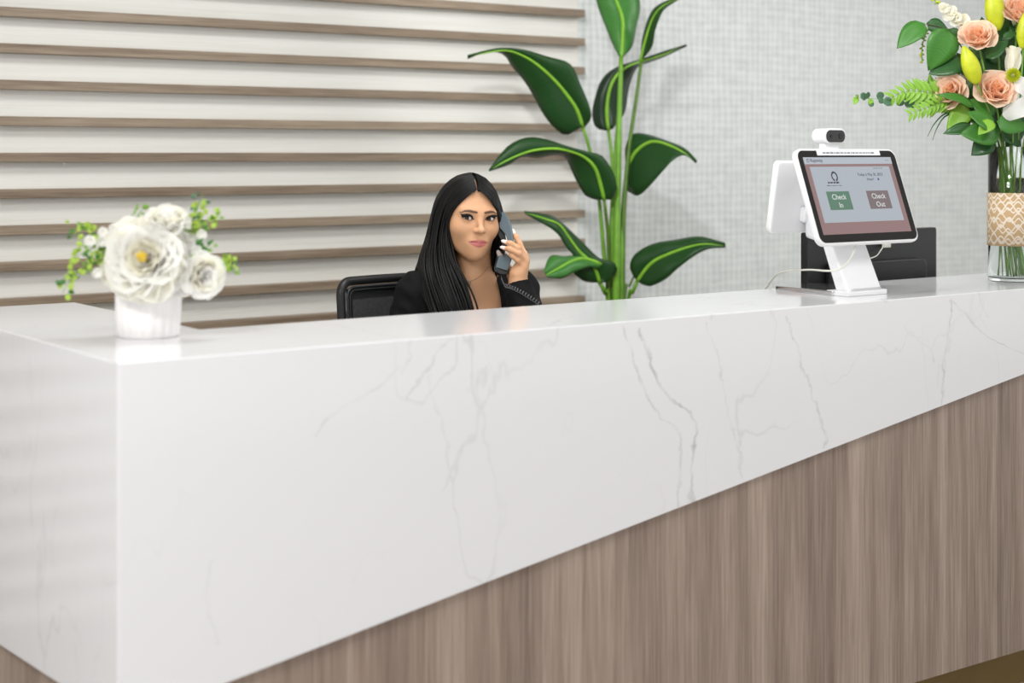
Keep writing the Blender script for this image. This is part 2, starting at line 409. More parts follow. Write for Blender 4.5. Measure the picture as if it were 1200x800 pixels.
M['paper'] = mat('white_paper_strip', srgb(232, 234, 238), .6, vary=.02); M['ink'] = mat('grey_ink', srgb(120, 125, 130), .7, vary=.05); M['ui_blue'] = screen('ui_blue_icon', (70, 80, 150))
def rrect(wd, ht, r, n=6):
    pts = []
    for cx, cy, a0 in ((wd-r, r, -90), (wd-r, ht-r, 0), (r, ht-r, 90), (r, r, 180)):
        for i in range(n+1):
            a = math.radians(a0+90*i/n); pts.append((cx+r*math.cos(a), cy+r*math.sin(a)))
    return pts
kx0, kx1 = 1.837, 2.212
kb = Vector((kx0, .100, 1.212)); kt = Vector((kx0, .188, 1.451))
KU = Vector((1, 0, 0)); KV = (kt-kb).normalized(); KN = KU.cross(KV)      # KN points to the customer
KW = kx1-kx0; KH = (kt-kb).length
def KP(u, v, d=0): return kb+KU*u+KV*v+KN*d       # u, v in metres from lower left
kio = thing('check_in_kiosk', (2.02, .235, TOP), 'white check-in kiosk with tilted black-rimmed touch screen standing on the counter', 'kiosk')
def slab(name, u0, v0, wd, ht, r, d0, d1, m, parent, bev=0, n=6):
    return prism(name, [KP(u0+a, v0+b, d0) for a, b in rrect(wd, ht, r, n)], KN*(d1-d0), m, parent, bev)
housing = slab('screen_housing', 0, 0, KW, KH, .024, -.016, 0, M['white_pl'], kio, .004)
bez = slab('bezel', .006, .006, KW-.012, KH-.012, .02, 0, .0008, M['black_gl'], kio)
# display
du0, du1 = .058*KW, .932*KW; dv0, dv1 = .105*KH, .905*KH
DW, DH = du1-du0, dv1-dv0
disp = slab('display', du0, dv0, DW, DH, .0006, .0008, .0012, M['ui_back'], kio, n=1)
def ui(name, u0, v0, u1, v1, m, lift=.0003, par=None, r=.0006):
    return slab(name, du0+u0*DW, dv1-v1*DH, (u1-u0)*DW, (v1-v0)*DH, r, .0012, .0012+lift, m, par or disp, n=1)
ui('header_bar', 0, 0, 1, .09, M['ui_head'])
ui('form_panel', .047, .125, .95, .85, M['ui_panel'])
ui('check_in_button', .15, .45, .404, .69, M['ui_green'], .0006)
ui('check_out_button', .60, .45, .853, .69, M['ui_brown'], .0006)
dg = bpy.context.evaluated_depsgraph_get
def text(name, s, size, Mx, m, parent, align='CENTER', ext=.00005, sx=1):
    cu = bpy.data.curves.new(name, 'FONT'); cu.body = s; cu.size = size; cu.align_x = align; cu.align_y = 'CENTER'; cu.extrude = ext; cu.resolution_u = 3
    t = bpy.data.objects.new(name, cu); col.objects.link(t); t.scale.x = sx
    bpy.context.view_layer.update()
    me = bpy.data.meshes.new_from_object(t.evaluated_get(dg())); bpy.data.objects.remove(t)
    me.materials.clear(); me.materials.append(m)
    o = link(name, me, parent); o.matrix_local = Matrix.Translation(-ORG[parent]) @ Mx @ Matrix.Diagonal((sx, 1, 1, 1))
    return o
def KM(u, v, d):
    m4 = Matrix((KU, KV, KN)).transposed().to_4x4(); m4.translation = KP(u, v, d); return m4
def ut(name, s, u, v, size, m, align='CENTER'): return text(name, s, size, KM(du0+u*DW, dv1-v*DH, .0021), m, disp, align)
ut('button_text', 'Check', .277, .525, .020, M['ui_white']); ut('button_text', 'In', .277, .632, .020, M['ui_white'])
ut('button_text', 'Check', .727, .525, .020, M['ui_white']); ut('button_text', 'Out', .727, .632, .020, M['ui_white'])
ut('date_text', 'Today is May 30, 2023', .70, .235, .0105, M['ui_dark']); ut('name_text', 'Hour?', .69, .298, .0105, M['ui_dark'])
ut('header_text', 'Raptivity', .07, .045, .0125, M['ui_dark'], 'LEFT')
def blur_line(name, u0, u1, v, h, m, par, seed, W_=None):
    # lettering too small to read in the photograph: a row of unreadable word-long marks
    rs = random.Random(seed); u = u0; V = []; Fc = []
    while u < u1:
        wd = min(rs.uniform(.012, .035), u1-u)
        a, b = (du0+u*DW, du0+(u+wd)*DW) if W_ is None else (u*KW, (u+wd)*KW); c = dv1-v*DH if W_ is None else v*KH
        hh = h*rs.uniform(.7, 1.1)
        i = len(V); V += [KP(a, c-hh/2, .0020), KP(b, c-hh/2, .0020), KP(b, c+hh/2, .0020), KP(a, c+hh/2, .0020)]; Fc.append((i, i+1, i+2, i+3)); u += wd+.008
    return mesh(name, V, Fc, m, par)
blur_line('logo_text', .20, .33, .335, .0045, M['ui_dark'], disp, 1); blur_line('logo_text', .18, .34, .374, .0014, M['ui_dark'], disp, 2)
blur_line('small_text', .76, .86, .15, .0014, M['ui_dark'], disp, 3); blur_line('small_text', .925, .965, .045, .0014, M['ui_dark'], disp, 4)
# ring-shaped logo
def ring(u, v, r, m, nm='logo_mark'):
    V = []; Fc = []; n = 28
    for i in range(n):
        a = 2*math.pi*i/n
        for q in (r, r*.66): V.append(KP(du0+u*DW+q*.85*math.cos(a), dv1-v*DH+q*math.sin(a), .0020))
    for i in range(n):
        if i in (20, 21): continue
        j = (i+1) % n; Fc.append((2*i, 2*j, 2*j+1, 2*i+1))
    return mesh(nm, V, Fc, m, disp)
ring(.29, .255, .0135, M['ui_dark']); ring(.045, .045, .005, M['ui_dark'], 'header_mark')
ui('cursor_icon', .775, .283, .79, .312, M['ui_blue'], .0009)
strip = slab('paper_strip', .205*KW, .925*KH, .63*KW, .052*KH, .0008, .0008, .0012, M['paper'], kio, n=1)
blur_line('strip_text', .26, .78, .951, .0034, M['ink'], strip, 5, 1)
# leg and foot
prism('leg', [(1.958, .118, TOP+.010), (1.958, .205, TOP+.195), (1.958, .235, TOP+.195), (1.958, .160, TOP+.010)], (.128, 0, 0), M['white_pl'], kio, .006, 3)
prism('foot', [(1.945+a, .108+b, TOP) for a, b in rrect(.152, .075, .008)], (0, 0, .0125), M['white_pl'], kio, .002)
prism('foot_ridge', [(1.972+a, .118+b, TOP+.0125) for a, b in rrect(.108, .012, .003)], (0, 0, .005), M['chrome'], kio, .001)
prism('base_plate', [(1.94+a, .150+b, TOP) for a, b in rrect(.16, .208, .01)], (0, 0, .0115), M['chrome'], kio, .002)
prism('neck', [(1.97, .185, 1.20), (1.97, .28, 1.22), (1.97, .28, 1.33), (1.97, .225, 1.34)], (.11, 0, 0), M['white_pl'], kio, .01, 3)
# rear display, leaning the other way
rb, rt = Vector((1.858, .292, 1.232)), Vector((1.858, .262, 1.418)); RV = (rt-rb).normalized(); RN = Vector((1, 0, 0)).cross(RV)
rear = prism('rear_display', [rb+Vector((1, 0, 0))*a+RV*b for a, b in rrect(.335, (rt-rb).length, .014)], -RN*.02, M['white_pl'], kio, .006, 3)
prism('rear_screen', [rb+Vector((.008, 0, 0))+RV*.008+Vector((1, 0, 0))*a+RV*b-RN*.02 for a, b in rrect(.319, (rt-rb).length-.016, .01)], -RN*.001, M['black_gl'], rear)
prism('hinge', [rb+Vector((.10, 0, 0))+RV*.03+Vector((1, 0, 0))*a+RV*b for a, b in rrect(.13, .04, .006)], RN*.02, M['white_pl'], rear, .003)
# webcam on top
wc = PY(979, 159.5, .185)
cw, ch = .081, .039
q0 = wc-Vector((cw/2, .0, ch/2))
camb = prism('webcam', [q0+Vector((a, 0, b)) for a, b in rrect(cw, ch, ch/2-.0005, 10)], (0, .045, 0), M['white_pl'], kio, .004, 3)
q1 = wc-Vector((cw/2-.006, .0005, ch/2-.004))
prism('webcam_face', [q1+Vector((a, 0, b)) for a, b in rrect(cw-.012, ch-.008, ch/2-.0045, 10)], (0, -.0012, 0), M['black_gl'], camb)
for dx, rr in ((-.016, .0048), (.018, .0075)):
    V, Fc = tube_vf([wc+Vector((dx, -.0016, 0)), wc+Vector((dx, -.003, 0))], rr, 20)
    mesh('lens', V, Fc, M['lens'] if dx < 0 else M['black_pl'], camb)
box('webcam_neck', (wc.x-.026, wc.y+.012, 1.44), (wc.x+.028, wc.y+.034, wc.z-ch/2+.004), M['white_pl'], kio, .003)
# cables
d = 3.95
tube('cable', [P(893, 342, 4.32), P(898, 337, 4.25), P(906, 326, 4.2), P(915, 319.5, 4.14), P(930, 317, 4.06), P(950, 316, 3.98), P(968, 317.2, 3.90), P(982, 316, 3.89), P(993, 308, 3.90), P(1000, 296, 3.92), P(1003, 285, 3.96)], .0024, M['cable'], kio, 60, 8)
# monitor on the desk behind the ledge, seen from the back
mon = thing('monitor', (2.52, .535, DESK), 'black desktop monitor seen from behind, rising above the counter behind the kiosk', 'monitor')
x0, x1, zt, zb = 2.238, 2.797, 1.214, .885
prism('monitor_housing', [(x0+a, .520, zb+b) for a, b in rrect(x1-x0, zt-zb, .006)], (0, .028, 0), M['black_pl'], mon, .003)
prism('back_cover', [(x0+.07+a, .520, zb+.05+b) for a, b in rrect(x1-x0-.14, .19, .02)], (0, -.022, 0), M['black_pl'], mon, .006, 3)
prism('monitor_screen', [(x0+.008+a, .548, zb+.012+b) for a, b in rrect(x1-x0-.016, zt-zb-.02, .002)], (0, .0008, 0), M['black_gl'], mon)
box('stand_post', (2.49, .50, DESK+.012), (2.55, .52, 1.0), M['black_pl'], mon, .004)
prism('stand_base', [(2.41+a, .44+b, DESK) for a, b in rrect(.22, .18, .02)], (0, 0, .012), M['black_pl'], mon, .003)
pA = PY(1037, 287.5, .512)
usb = box('cable_plug', (pA.x-.012, pA.y-.010, pA.z-.006), (pA.x+.016, pA.y+.002, pA.z+.006), M['cable'], mon, .002)
tube('plug_cable', [pA+Vector((-.01, -.004, -.001)), PY(1033, 292, .505), PY(1028, 299, .50), PY(1022, 302, .50), PY(1012, 306, .50), PY(1004, 330, .50), PY(1003, 345, .50)], .0016, M['cable'], mon, 30, 6)
tube('loop_cable', [PY(1031.5, 336, .50), PY(1031.5, 327, .50), PY(1035, 322, .50), PY(1040, 322, .50), PY(1043.5, 327, .50), PY(1043.5, 336, .50)], .0012, M['cable'], mon, 24, 6)

# ================================================================== office chair
M['mesh_fab'] = mat('black_mesh_fabric', srgb(34, 35, 37), .75, bump=.6, bscale=900, vary=.2, vscale=200)
M['chair_fr'] = mat('charcoal_frame', srgb(40, 42, 45), .32, vary=.05)
M['seat_fab'] = mat('black_seat_fabric', srgb(24, 24, 26), .9, vary=.1)
M['mesh_hi'] = mat('pale_mesh_fabric', srgb(56, 56, 57), .7, bump=.5, bscale=700, vary=.3, vscale=150)
CXc, CYc = 1.302, .90
cb = Vector((1.070, 1.135, 0))
chair = thing('office_chair', (CXc, CYc, 0), 'black mesh-back office chair pushed up behind the counter', 'chair')
BW = .464; TILT = .10
def CP(a, b, d=0):    # backrest plane: a across, b height from z=.56
    return Vector((cb.x+a, 1.09+TILT*(b/.53)*.45+.0+d+.04*((a-BW/2)/(BW/2))**2*-1+.04, .56+b))
def ringpts(inset, z0, z1, r, n=8):
    return [(inset+a, z0+b) for a, b in rrect(BW-2*inset, z1-z0, r, n)]
def subdiv_poly(pts, step=.03):
    out = []
    for i in range(len(pts)):
        a = pts[i]; b = pts[(i+1) % len(pts)]; L = math.hypot(b[0]-a[0], b[1]-a[1]); n = max(1, int(L/step))
        for k in range(n): out.append((a[0]+(b[0]-a[0])*k/n, a[1]+(b[1]-a[1])*k/n))
    return out
def loop_tube(name, pts, r, m, parent, d=0, k=10):
    p = [np.array(CP(a, b, d)) for a, b in subdiv_poly(pts)]
    p = np.array(p+[p[0]]); V, Fc = tube_vf(p, r, k, caps=False); return mesh(name, V, Fc, m, parent, True)
fr = loop_tube('back_frame', ringpts(.012, 0, .53, .035), .013, M['black_pl'], chair)
loop_tube('frame_edge', ringpts(.028, .015, .514, .026), .004, M['chair_fr'], fr, -.012)
loop_tube('frame_edge', ringpts(.0375, .022, .506, .02), .0028, M['chair_fr'], fr, -.011)
V = []; Fc = []; na, nb = 14, 14
for i in range(na+1):
    for j in range(nb+1): V.append(CP(.03+(BW-.06)*i/na, .02+.49*j/nb, -.003))
for i in range(na):
    for j in range(nb): Fc.append((i*(nb+1)+j, (i+1)*(nb+1)+j, (i+1)*(nb+1)+j+1, i*(nb+1)+j+1))
mp = mesh('back_mesh', V, Fc, M['mesh_fab'], chair, True)
V2 = [CP(.05+(BW-.10)*i/10, .425+.055*j/4, -.0065) for i in range(11) for j in range(5)]
mesh('pale_mesh_band', V2, [(i*5+j, (i+1)*5+j, (i+1)*5+j+1, i*5+j+1) for i in range(10) for j in range(4)], M['mesh_hi'], chair, True)  # added strip across the backrest, coloured paler than the mesh it lies on
prism('seat', [(CXc-.24+a, CYc-.26+b, .44) for a, b in rrect(.48, .46, .06)], (0, 0, .07), M['seat_fab'], chair, .02, 3)
tube('back_post', [(CXc, CYc+.10, .42), (CXc, CYc+.22, .43), (CXc, CYc+.285, .50), (CXc, CYc+.275, .75)], .022, M['black_pl'], chair, 14, 8)
tube('gas_lift', [(CXc, CYc-.03, .12), (CXc, CYc-.03, .44)], .025, M['black_pl'], chair, 4, 12)
for i in range(5):
    a = 2*math.pi*i/5+.3; e = (CXc+.27*math.cos(a), CYc-.03+.27*math.sin(a))
    tube('base_arm', [(CXc, CYc-.03, .12), (e[0], e[1], .075)], [.028, .018], M['black_pl'], chair, 4, 8)
    V, Fc = tube_vf([(e[0]-.02*math.sin(a), e[1]+.02*math.cos(a), .03), (e[0]+.02*math.sin(a), e[1]-.02*math.cos(a), .03)], .03, 16)
    mesh('caster', V, Fc, M['black_pl'], chair, True)
    tube('caster_stem', [(e[0], e[1], .03), (e[0], e[1], .08)], .008, M['black_pl'], chair, 3, 6)
# ================================================================== tall banana-leaf plant
def leaf_mat(name, c, rough=.35, vary=.18, vein=True, transl=.15, vs=90, back=None):
    m = mat(name, c, rough, transl=transl)
    nt = m.node_tree; b = nt.nodes['Principled BSDF']
    uv = nt.nodes.new('ShaderNodeUVMap'); mp = nt.nodes.new('ShaderNodeMapping'); nt.links.new(uv.outputs[0], mp.inputs[0])
    # uv.x runs across the blade (-1..1), uv.y along it; veins sweep outwards and forwards
    sx = nt.nodes.new('ShaderNodeSeparateXYZ'); nt.links.new(uv.outputs[0], sx.inputs[0])
    t = math_n(nt, 'SUBTRACT', sx.outputs[1], math_n(nt, 'MULTIPLY', math_n(nt, 'ABSOLUTE', sx.outputs[0]), .10))
    nz = nt.nodes.new('ShaderNodeTexNoise'); nz.noise_dimensions = '1D'; nz.inputs['Scale'].default_value = vs; nz.inputs['Detail'].default_value = 2
    nt.links.new(t, nz.inputs['W'])
    mr = nt.nodes.new('ShaderNodeMapRange'); mr.inputs[1].default_value = .3; mr.inputs[2].default_value = .7; mr.inputs[3].default_value = 1-vary; mr.inputs[4].default_value = 1+vary
    nt.links.new(nz.outputs['Fac'], mr.inputs[0])
    hv = nt.nodes.new('ShaderNodeHueSaturation'); hv.inputs['Color'].default_value = c
    nt.links.new(mr.outputs[0], hv.inputs['Value']); nt.links.new(hv.outputs[0], b.inputs['Base Color'])
    bp = nt.nodes.new('ShaderNodeBump'); bp.inputs['Strength'].default_value = .2; bp.inputs['Distance'].default_value = .002
    nt.links.new(nz.outputs['Fac'], bp.inputs['Height']); nt.links.new(bp.outputs[0], b.inputs['Normal'])
    return m
M['leaf'] = leaf_mat('deep_green_leaf', srgb(36, 75, 34))
M['leaf_light'] = leaf_mat('mid_green_leaf', srgb(70, 132, 58))
M['leaf_dark'] = leaf_mat('blackish_green_leaf', srgb(34, 58, 36))
M['rib'] = mat('yellow_green_rib', srgb(132, 186, 56), .4, vary=.1)
M['stem'] = mat('green_stem', srgb(108, 158, 46), .4, vary=.18, vscale=25)
M['stem_d'] = mat('olive_stem', srgb(84, 118, 40), .45, vary=.2, vscale=25)
M['pot'] = mat('grey_ceramic_pot', srgb(120, 118, 114), .5, vary=.05); M['soil'] = mat('dark_soil', srgb(52, 40, 30), .95, vary=.3)
def uv_from(me, uvs):
    l = me.uv_layers.new(name='uv'); a = np.asarray(uvs, float)
    idx = np.empty(len(me.loops), dtype=np.int64); me.loops.foreach_get('vertex_index', idx)
    l.data.foreach_set('uv', a[idx].ravel())
def thicken(V, Fc, uv, t):
    """closed thin solid from an open sheet"""
    V = np.asarray(V, float); n = len(V); N = np.zeros_like(V)
    for f in Fc:
        a, b, c = V[f[0]], V[f[1]], V[f[2]]; k = np.cross(b-a, c-a)
        for i in f: N[i] += k
    N /= np.maximum(np.linalg.norm(N, axis=1), 1e-12)[:, None]
    E = {}
    for f in Fc:
        for i in range(len(f)):
            e = (f[i], f[(i+1) % len(f)]); E[e] = 1
    rim = [e for e in E if (e[1], e[0]) not in E]
    F2 = list(Fc)+[tuple(i+n for i in f[::-1]) for f in Fc]+[(b, a, a+n, b+n) for a, b in rim]
    return np.vstack([V+N*t/2, V-N*t/2]), F2, list(uv)+list(uv)
def loft_leaf(L, Mi, R, m, parent, n=26, t=.0012, ripple=.004, seed=0, name='leaf'):
    rs = np.random.RandomState(seed)
    a = catmull(L, n); c = catmull(Mi, n); b = catmull(R, n)
    rows = []; us = (-1, -.75, -.45, -.15, 0, .15, .45, .75, 1)
    ph = rs.rand(4)*6
    for u in us:
        if u < 0: q = c+(a-c)*(-u)
        else: q = c+(b-c)*u
        # blade arches between rib and rim
        view = np.array([-SN, -CS, .1])
        q = q+view*(.012*(1-(2*abs(u)-1)**2))
        tt = np.linspace(0, 1, n)
        q = q+view*(ripple*abs(u)*np.sin(tt*22+ph[0 if u < 0 else 1]+u))[:, None]
        rows.append(q)
    V = np.array(rows).transpose(1, 0, 2).reshape(-1, 3); k = len(us)
    uv = [(us[j], i/(n-1)) for i in range(n) for j in range(k)]
    Fc = [(i*k+j, i*k+j+1, (i+1)*k+j+1, (i+1)*k+j) for i in range(n-1) for j in range(k-1)]
    V, Fc, uv = thicken(V, Fc, uv, t)
    o = mesh(name, V, Fc, m, parent, True); uv_from(o.data, uv)
    path = c+np.array([-SN, -CS, .05])*.003
    Vt, Ft = tube_vf(path, np.linspace(.0085, .0025, n), 6); mesh('midrib', Vt, Ft, M['rib'], o, True)
    return o
plant_c = P(722, 350, 5.65)
plant = thing('banana_plant', (plant_c.x, plant_c.y, 0), 'tall artificial banana-leaf plant with broad dark green leaves against the papered wall', 'plant')
D0 = 5.62
def PP(lst, dz=0):
    out = []
    for q in lst:
        dd = q[2] if len(q) > 2 else 0
        out.append(P(q[0], q[1], D0+dz+dd))
    return out
def ramped(lst, d0, d1):
    n = len(lst); return [(x, y, d0+(d1-d0)*i/(n-1)) for i, (x, y) in enumerate(lst)]
LV = [
 # left edge, midrib, right edge, depth at base, depth at tip, edge offsets, material
 ('leaf_light', [(725, 66), (715, 45), (706, 22), (699, 2), (694, -25), (698, -48), (706, -66)], [(728, 67), (730, 40), (729, 20), (722, 0), (714, -26), (709, -48), (706, -68)], [(731, 66), (741, 54), (746, 30), (750, 8), (745, -22), (728, -48), (707, -66)], -.02, .12, .03, .03),
 ('leaf', [(751, 70), (752, 48), (760, 20), (772, 5), (797, -4)], [(751, 71), (757, 46), (765, 22), (776, 8), (798, -3)], [(752, 71), (764, 55), (768, 35), (778, 12), (798, -2)], .02, -.12, .05, -.05),
 ('leaf_dark', [(709, 153), (698, 149), (694, 132), (699, 108), (706, 92), (720, 80), (748, 70), (775, 61), (804, 52)], [(713, 153), (711, 130), (714, 106), (722, 89), (735, 78), (752, 72), (777, 64), (804, 53)], [(718, 151), (732, 132), (736, 108), (741, 90), (748, 78), (758, 74), (780, 66), (805, 54)], .08, .05, .02, .06),
 ('leaf', [(680, 150), (663, 158), (650, 150), (638, 136), (625, 112), (612, 92), (600, 78), (590, 64), (570, 61), (548, 69)], [(683, 149), (676, 128), (662, 108), (648, 92), (630, 76), (612, 65), (590, 59), (548, 66)], [(686, 148), (693, 138), (690, 122), (680, 98), (668, 75), (642, 66), (612, 58), (583, 56), (548, 65)], -.05, -.22, .04, .0),
 ('leaf', [(699, 234), (686, 229), (677, 215), (669, 198), (662, 184), (648, 182), (630, 185), (612, 184), (596, 193), (573, 201)], [(708, 234), (703, 213), (697, 196), (685, 184), (668, 177), (648, 174), (622, 177), (596, 187), (573, 200)], [(716, 234), (723, 220), (717, 199), (705, 182), (690, 178), (664, 171), (640, 163), (618, 161), (598, 169), (585, 182), (573, 199)], -.10, -.30, .05, .0),
 ('leaf', [(733, 192), (733, 172), (742, 157), (762, 158), (785, 166), (802, 173), (817, 188)], [(736, 194), (745, 178), (758, 168), (770, 166), (786, 171), (801, 179), (816, 190)], [(735, 224), (748, 229), (763, 216), (777, 200), (791, 186), (803, 182), (815, 191)], .02, -.16, .06, -.06),
 ('leaf', [(694, 331), (684, 329), (671, 318), (673, 302), (663, 289), (655, 276), (643, 266), (616, 251)], [(703, 331), (697, 315), (690, 305), (678, 294), (665, 276), (655, 263), (640, 257), (615, 249)], [(712, 331), (723, 317), (719, 307), (702, 302), (682, 283), (653, 256), (635, 250), (614, 247)], -.10, -.24, -.02, .05),
 ('leaf_light', [(698, 304), (680, 299), (662, 300), (645, 300), (637, 317)], [(704, 309), (684, 303), (670, 306), (655, 314), (640, 322)], [(703, 315), (690, 313), (673, 319), (658, 326), (641, 325)], -.12, -.30, .02, -.02),
 ('leaf', [(743, 325), (738, 312), (744, 298), (764, 286), (790, 281), (820, 277), (849, 284)], [(747, 329), (757, 315), (768, 305), (785, 297), (805, 290), (825, 286), (850, 288)], [(752, 333), (763, 335), (780, 327), (795, 314), (812, 301), (829, 292), (850, 290)], -.06, -.22, .05, -.04),
]
for i, (mm, L, Mi, R, d0, d1, eL, eR) in enumerate(LV):
    def rel(lst, e): return [(x, y, dd+e*math.sin(math.pi*min(1, max(0, k/(len(lst)-1))))) for k, (x, y, dd) in enumerate(ramped(lst, d0, d1))]
    loft_leaf(PP(rel(L, eL)), PP(rel(Mi, 0)), PP(rel(R, eR)), M[mm], plant, seed=i)
fl = [(718, 352), (719, 440)]
def pet(lst, r, m='stem', nm='stem'):
    pts = PP(lst); pts.append(Vector((plant_c.x+(pts[-1].x-plant_c.x)*.45, plant_c.y+(pts[-1].y-plant_c.y)*.45, .30)))
    tube(nm, pts, r, M[m], plant, 30, 10)
pet([(728, 67, -.02), (726, 130, -.02), (724, 220, -.04), (722, 352, -.06)], [.008, .011, .013, .015, .018])
pet([(727, 110, .0), (724, 150, .01), (719, 230, -.01), (716, 352, -.02)], [.006, .011, .014, .016, .018], 'stem')
pet([(752, 70, .02), (745, 120, .01), (737, 175, .0), (731, 250, -.02), (729, 352, -.02)], [.006, .008, .010, .013, .017], 'stem_d')
pet([(713, 153, .08), (717, 185, .05), (719, 260, .02), (721, 352, .02)], [.006, .008, .010, .014])
pet([(683, 149, -.05), (691, 175, -.03), (701, 225, .0), (708, 300, .0), (713, 352, .0)], [.006, .007, .009, .011, .015])
pet([(708, 234, -.10), (712, 270, -.06), (714, 310, -.03), (717, 352, -.03)], [.006, .008, .010, .014], 'stem_d')
pet([(736, 194, .02), (731, 230, .0), (728, 290, -.03), (727, 352, -.03)], [.006, .009, .011, .015])
pet([(703, 331, -.10), (709, 343, -.08), (713, 358, -.06)], [.008, .010, .014])
pet([(704, 309, -.12), (709, 325, -.08), (712, 352, -.04)], [.005, .007, .012], 'stem_d')
pet([(747, 329, -.06), (741, 343, -.05), (736, 358, -.03)], [.007, .008, .013])
pet([(744, 322, -.02), (737, 336, -.02), (732, 352, -.02)], [.004, .006, .012], 'stem_d')
pc = (plant_c.x, plant_c.y, 0)
lathe('pot', [(0, 0), (.12, 0), (.135, .02), (.17, .30), (.172, .34), (.158, .34), (.152, .27), (0, .27)], pc, M['pot'], plant)
lathe('soil', [(0, .272), (.10, .275), (.150, .272)], pc, M['soil'], plant)

# ================================================================== flower building blocks (meshes shared by copies)
def grid_mesh(name, fn, nu, nv, m, t=0.0):
    V = []; uv = []
    for i in range(nu+1):
        for j in range(nv+1):
            u = i/nu*2-1; v = j/nv; V.append(fn(u, v)); uv.append((u, v))
    Fc = [(i*(nv+1)+j, (i+1)*(nv+1)+j, (i+1)*(nv+1)+j+1, i*(nv+1)+j+1) for i in range(nu) for j in range(nv)]
    if t: V, Fc, uv = thicken(V, Fc, uv, t)
    me = bpy.data.meshes.new(name); me.from_pydata([tuple(v) for v in V], [], Fc); me.materials.append(m)
    me.polygons.foreach_set('use_smooth', [True]*len(me.polygons)); uv_from(me, uv); me.update(); return me
def blade(name, m, wd=.25, fold=.25, curl=.3, tipp=1.0, nu=4, nv=9, t=.012, base=.35, rnd=False):
    """unit-length leaf along +Y, +Z is its upper face"""
    def fn(u, v):
        wv = wd*(math.sin(math.pi*min(1, v**(base+.35)))**.8)*(1-v**3*.2*tipp)
        if rnd: wv = wd*math.sqrt(max(0, 1-(2*v-1)**2))+.004
        return (u*wv, v-.04*curl*v*v, abs(u)*wv*fold-curl*v*v+.012*math.sin(9*v+u*2))
    return grid_mesh(name, fn, nu, nv, m, t)
def petal(name, m, wd=.5, cup=.5, curl=.25, frill=.0, nu=5, nv=6, t=0, roll=.18):
    """unit-length petal along +Y, concave towards +Z, rim rolling back"""
    def fn(u, v):
        wv = wd*(math.sin(math.pi*(.12+.80*v)/1.2)**.75)
        x = u*wv; y = v*(1-.10*u*u)
        z = cup*(x*x/max(wd, .01))*1.2+curl*v*v-roll*max(0, v-.7)**2*8
        return (x, y, z+frill*math.sin(7*u+4*v)*v)
    return grid_mesh(name, fn, nu, nv, m, t)
M['peach'] = mat('peach_petal', srgb(255, 228, 206), .7, transl=.45, vary=.06, vscale=60)
M['peach_d'] = mat('apricot_petal', srgb(255, 214, 178), .7, transl=.45, vary=.06, vscale=60)
M['white_p'] = mat('white_petal', srgb(254, 253, 250), .7, transl=.5, vary=.03, vscale=50)
M['cream_p'] = mat('cream_petal', srgb(253, 251, 240), .7, transl=.5, vary=.04, vscale=50)
M['bud'] = mat('yellow_green_bud', srgb(196, 204, 44), .4, transl=.15, vary=.15, vscale=40)
M['yellow'] = mat('yellow_stamen', srgb(252, 220, 70), .6, vary=.1)
M['bleaf'] = leaf_mat('bright_green_leaf', srgb(66, 124, 46), .38, .10, vs=30)
M['bleaf_d'] = leaf_mat('dark_green_leaf', srgb(50, 92, 46), .3, .12, vs=30)
M['lime'] = leaf_mat('lime_leaf', srgb(130, 178, 58), .4, .10, vs=30)
M['lime2'] = leaf_mat('yellow_lime_leaf', srgb(178, 208, 84), .5, .10, vs=30)
M['euca'] = mat('bluish_green_leaf', srgb(78, 112, 84), .5, vary=.12)
M['fstem'] = mat('flower_stem', srgb(116, 160, 66), .45, vary=.15)
M['twig'] = mat('brown_twig', srgb(84, 60, 44), .6, vary=.15)
ME = {
 'pet_o': petal('rose_petal_outer', M['peach'], .62, .55, .30, .03), 'pet_i': petal('rose_petal_inner', M['peach_d'], .55, .9, .15, .02, roll=.08),
 'pw': petal('white_petal', M['white_p'], .55, .6, .25, .04), 'pc': petal('cream_petal', M['cream_p'], .5, .7, .2, .05),
 'lily': petal('lily_petal', M['white_p'], .26, .5, -.30, .02, 5, 9, roll=.5), 'lily_s': petal('lily_petal_straight', M['cream_p'], .22, .9, .10, .01, 5, 8, roll=.1),
 'leafb': blade('leaf_bright', M['bleaf'], .28), 'leafd': blade('leaf_dark', M['bleaf_d'], .30), 'leafn': blade('leaf_narrow', M['lime'], .16, .3, .2),
 'leafw': blade('leaf_wide', M['bleaf'], .40, .15, .2), 'leafwd': blade('leaf_wide_dark', M['bleaf_d'], .40, .15, .25), 'eu': blade('leaf_round', M['euca'], .42, .15, .1, nv=12, rnd=True),
 'lime': blade('leaf_lime', M['lime'], .36, .2, .15), 'dot': blade('leaf_dot', M['lime2'], .42, .1, .1, nv=10, rnd=True), 'grass': blade('leaf_grass', M['bleaf_d'], .05, .2, .45, nv=10),
}
VIEW = Vector((-SN, -CS, 0))           # from the scene towards the lobby side where the photographer stands
def rose(c, R, axis, root, seed=0):
    rs = random.Random(seed); A = Vector(axis).normalized(); X = A.orthogonal().normalized(); Y = A.cross(X)
    for ring, (n, tilt, L, off, me) in enumerate(((3, 4, .95, .04, 'pet_i'), (4, 14, 1.0, .10, 'pet_i'), (5, 28, 1.05, .18, 'pet_o'), (5, 46, 1.08, .24, 'pet_o'), (6, 68, 1.1, .26, 'pet_o'))):
        for i in range(n):
            a = 2*math.pi*(i+ring*.37)/n+rs.uniform(-.15, .15); out = X*math.cos(a)+Y*math.sin(a); th = math.radians(tilt+rs.uniform(-5, 5))
            fwd = A*math.cos(th)+out*math.sin(th); nrm = -out*math.cos(th)+A*math.sin(th)
            inst('petal', ME[me], frame_mat(Vector(c)-A*R*.55+out*off*R*.6, fwd, nrm), root, R*L)
def stem_to(name, pts, r, m, root): return tube(name, pts, r, m, root, 18, 6)
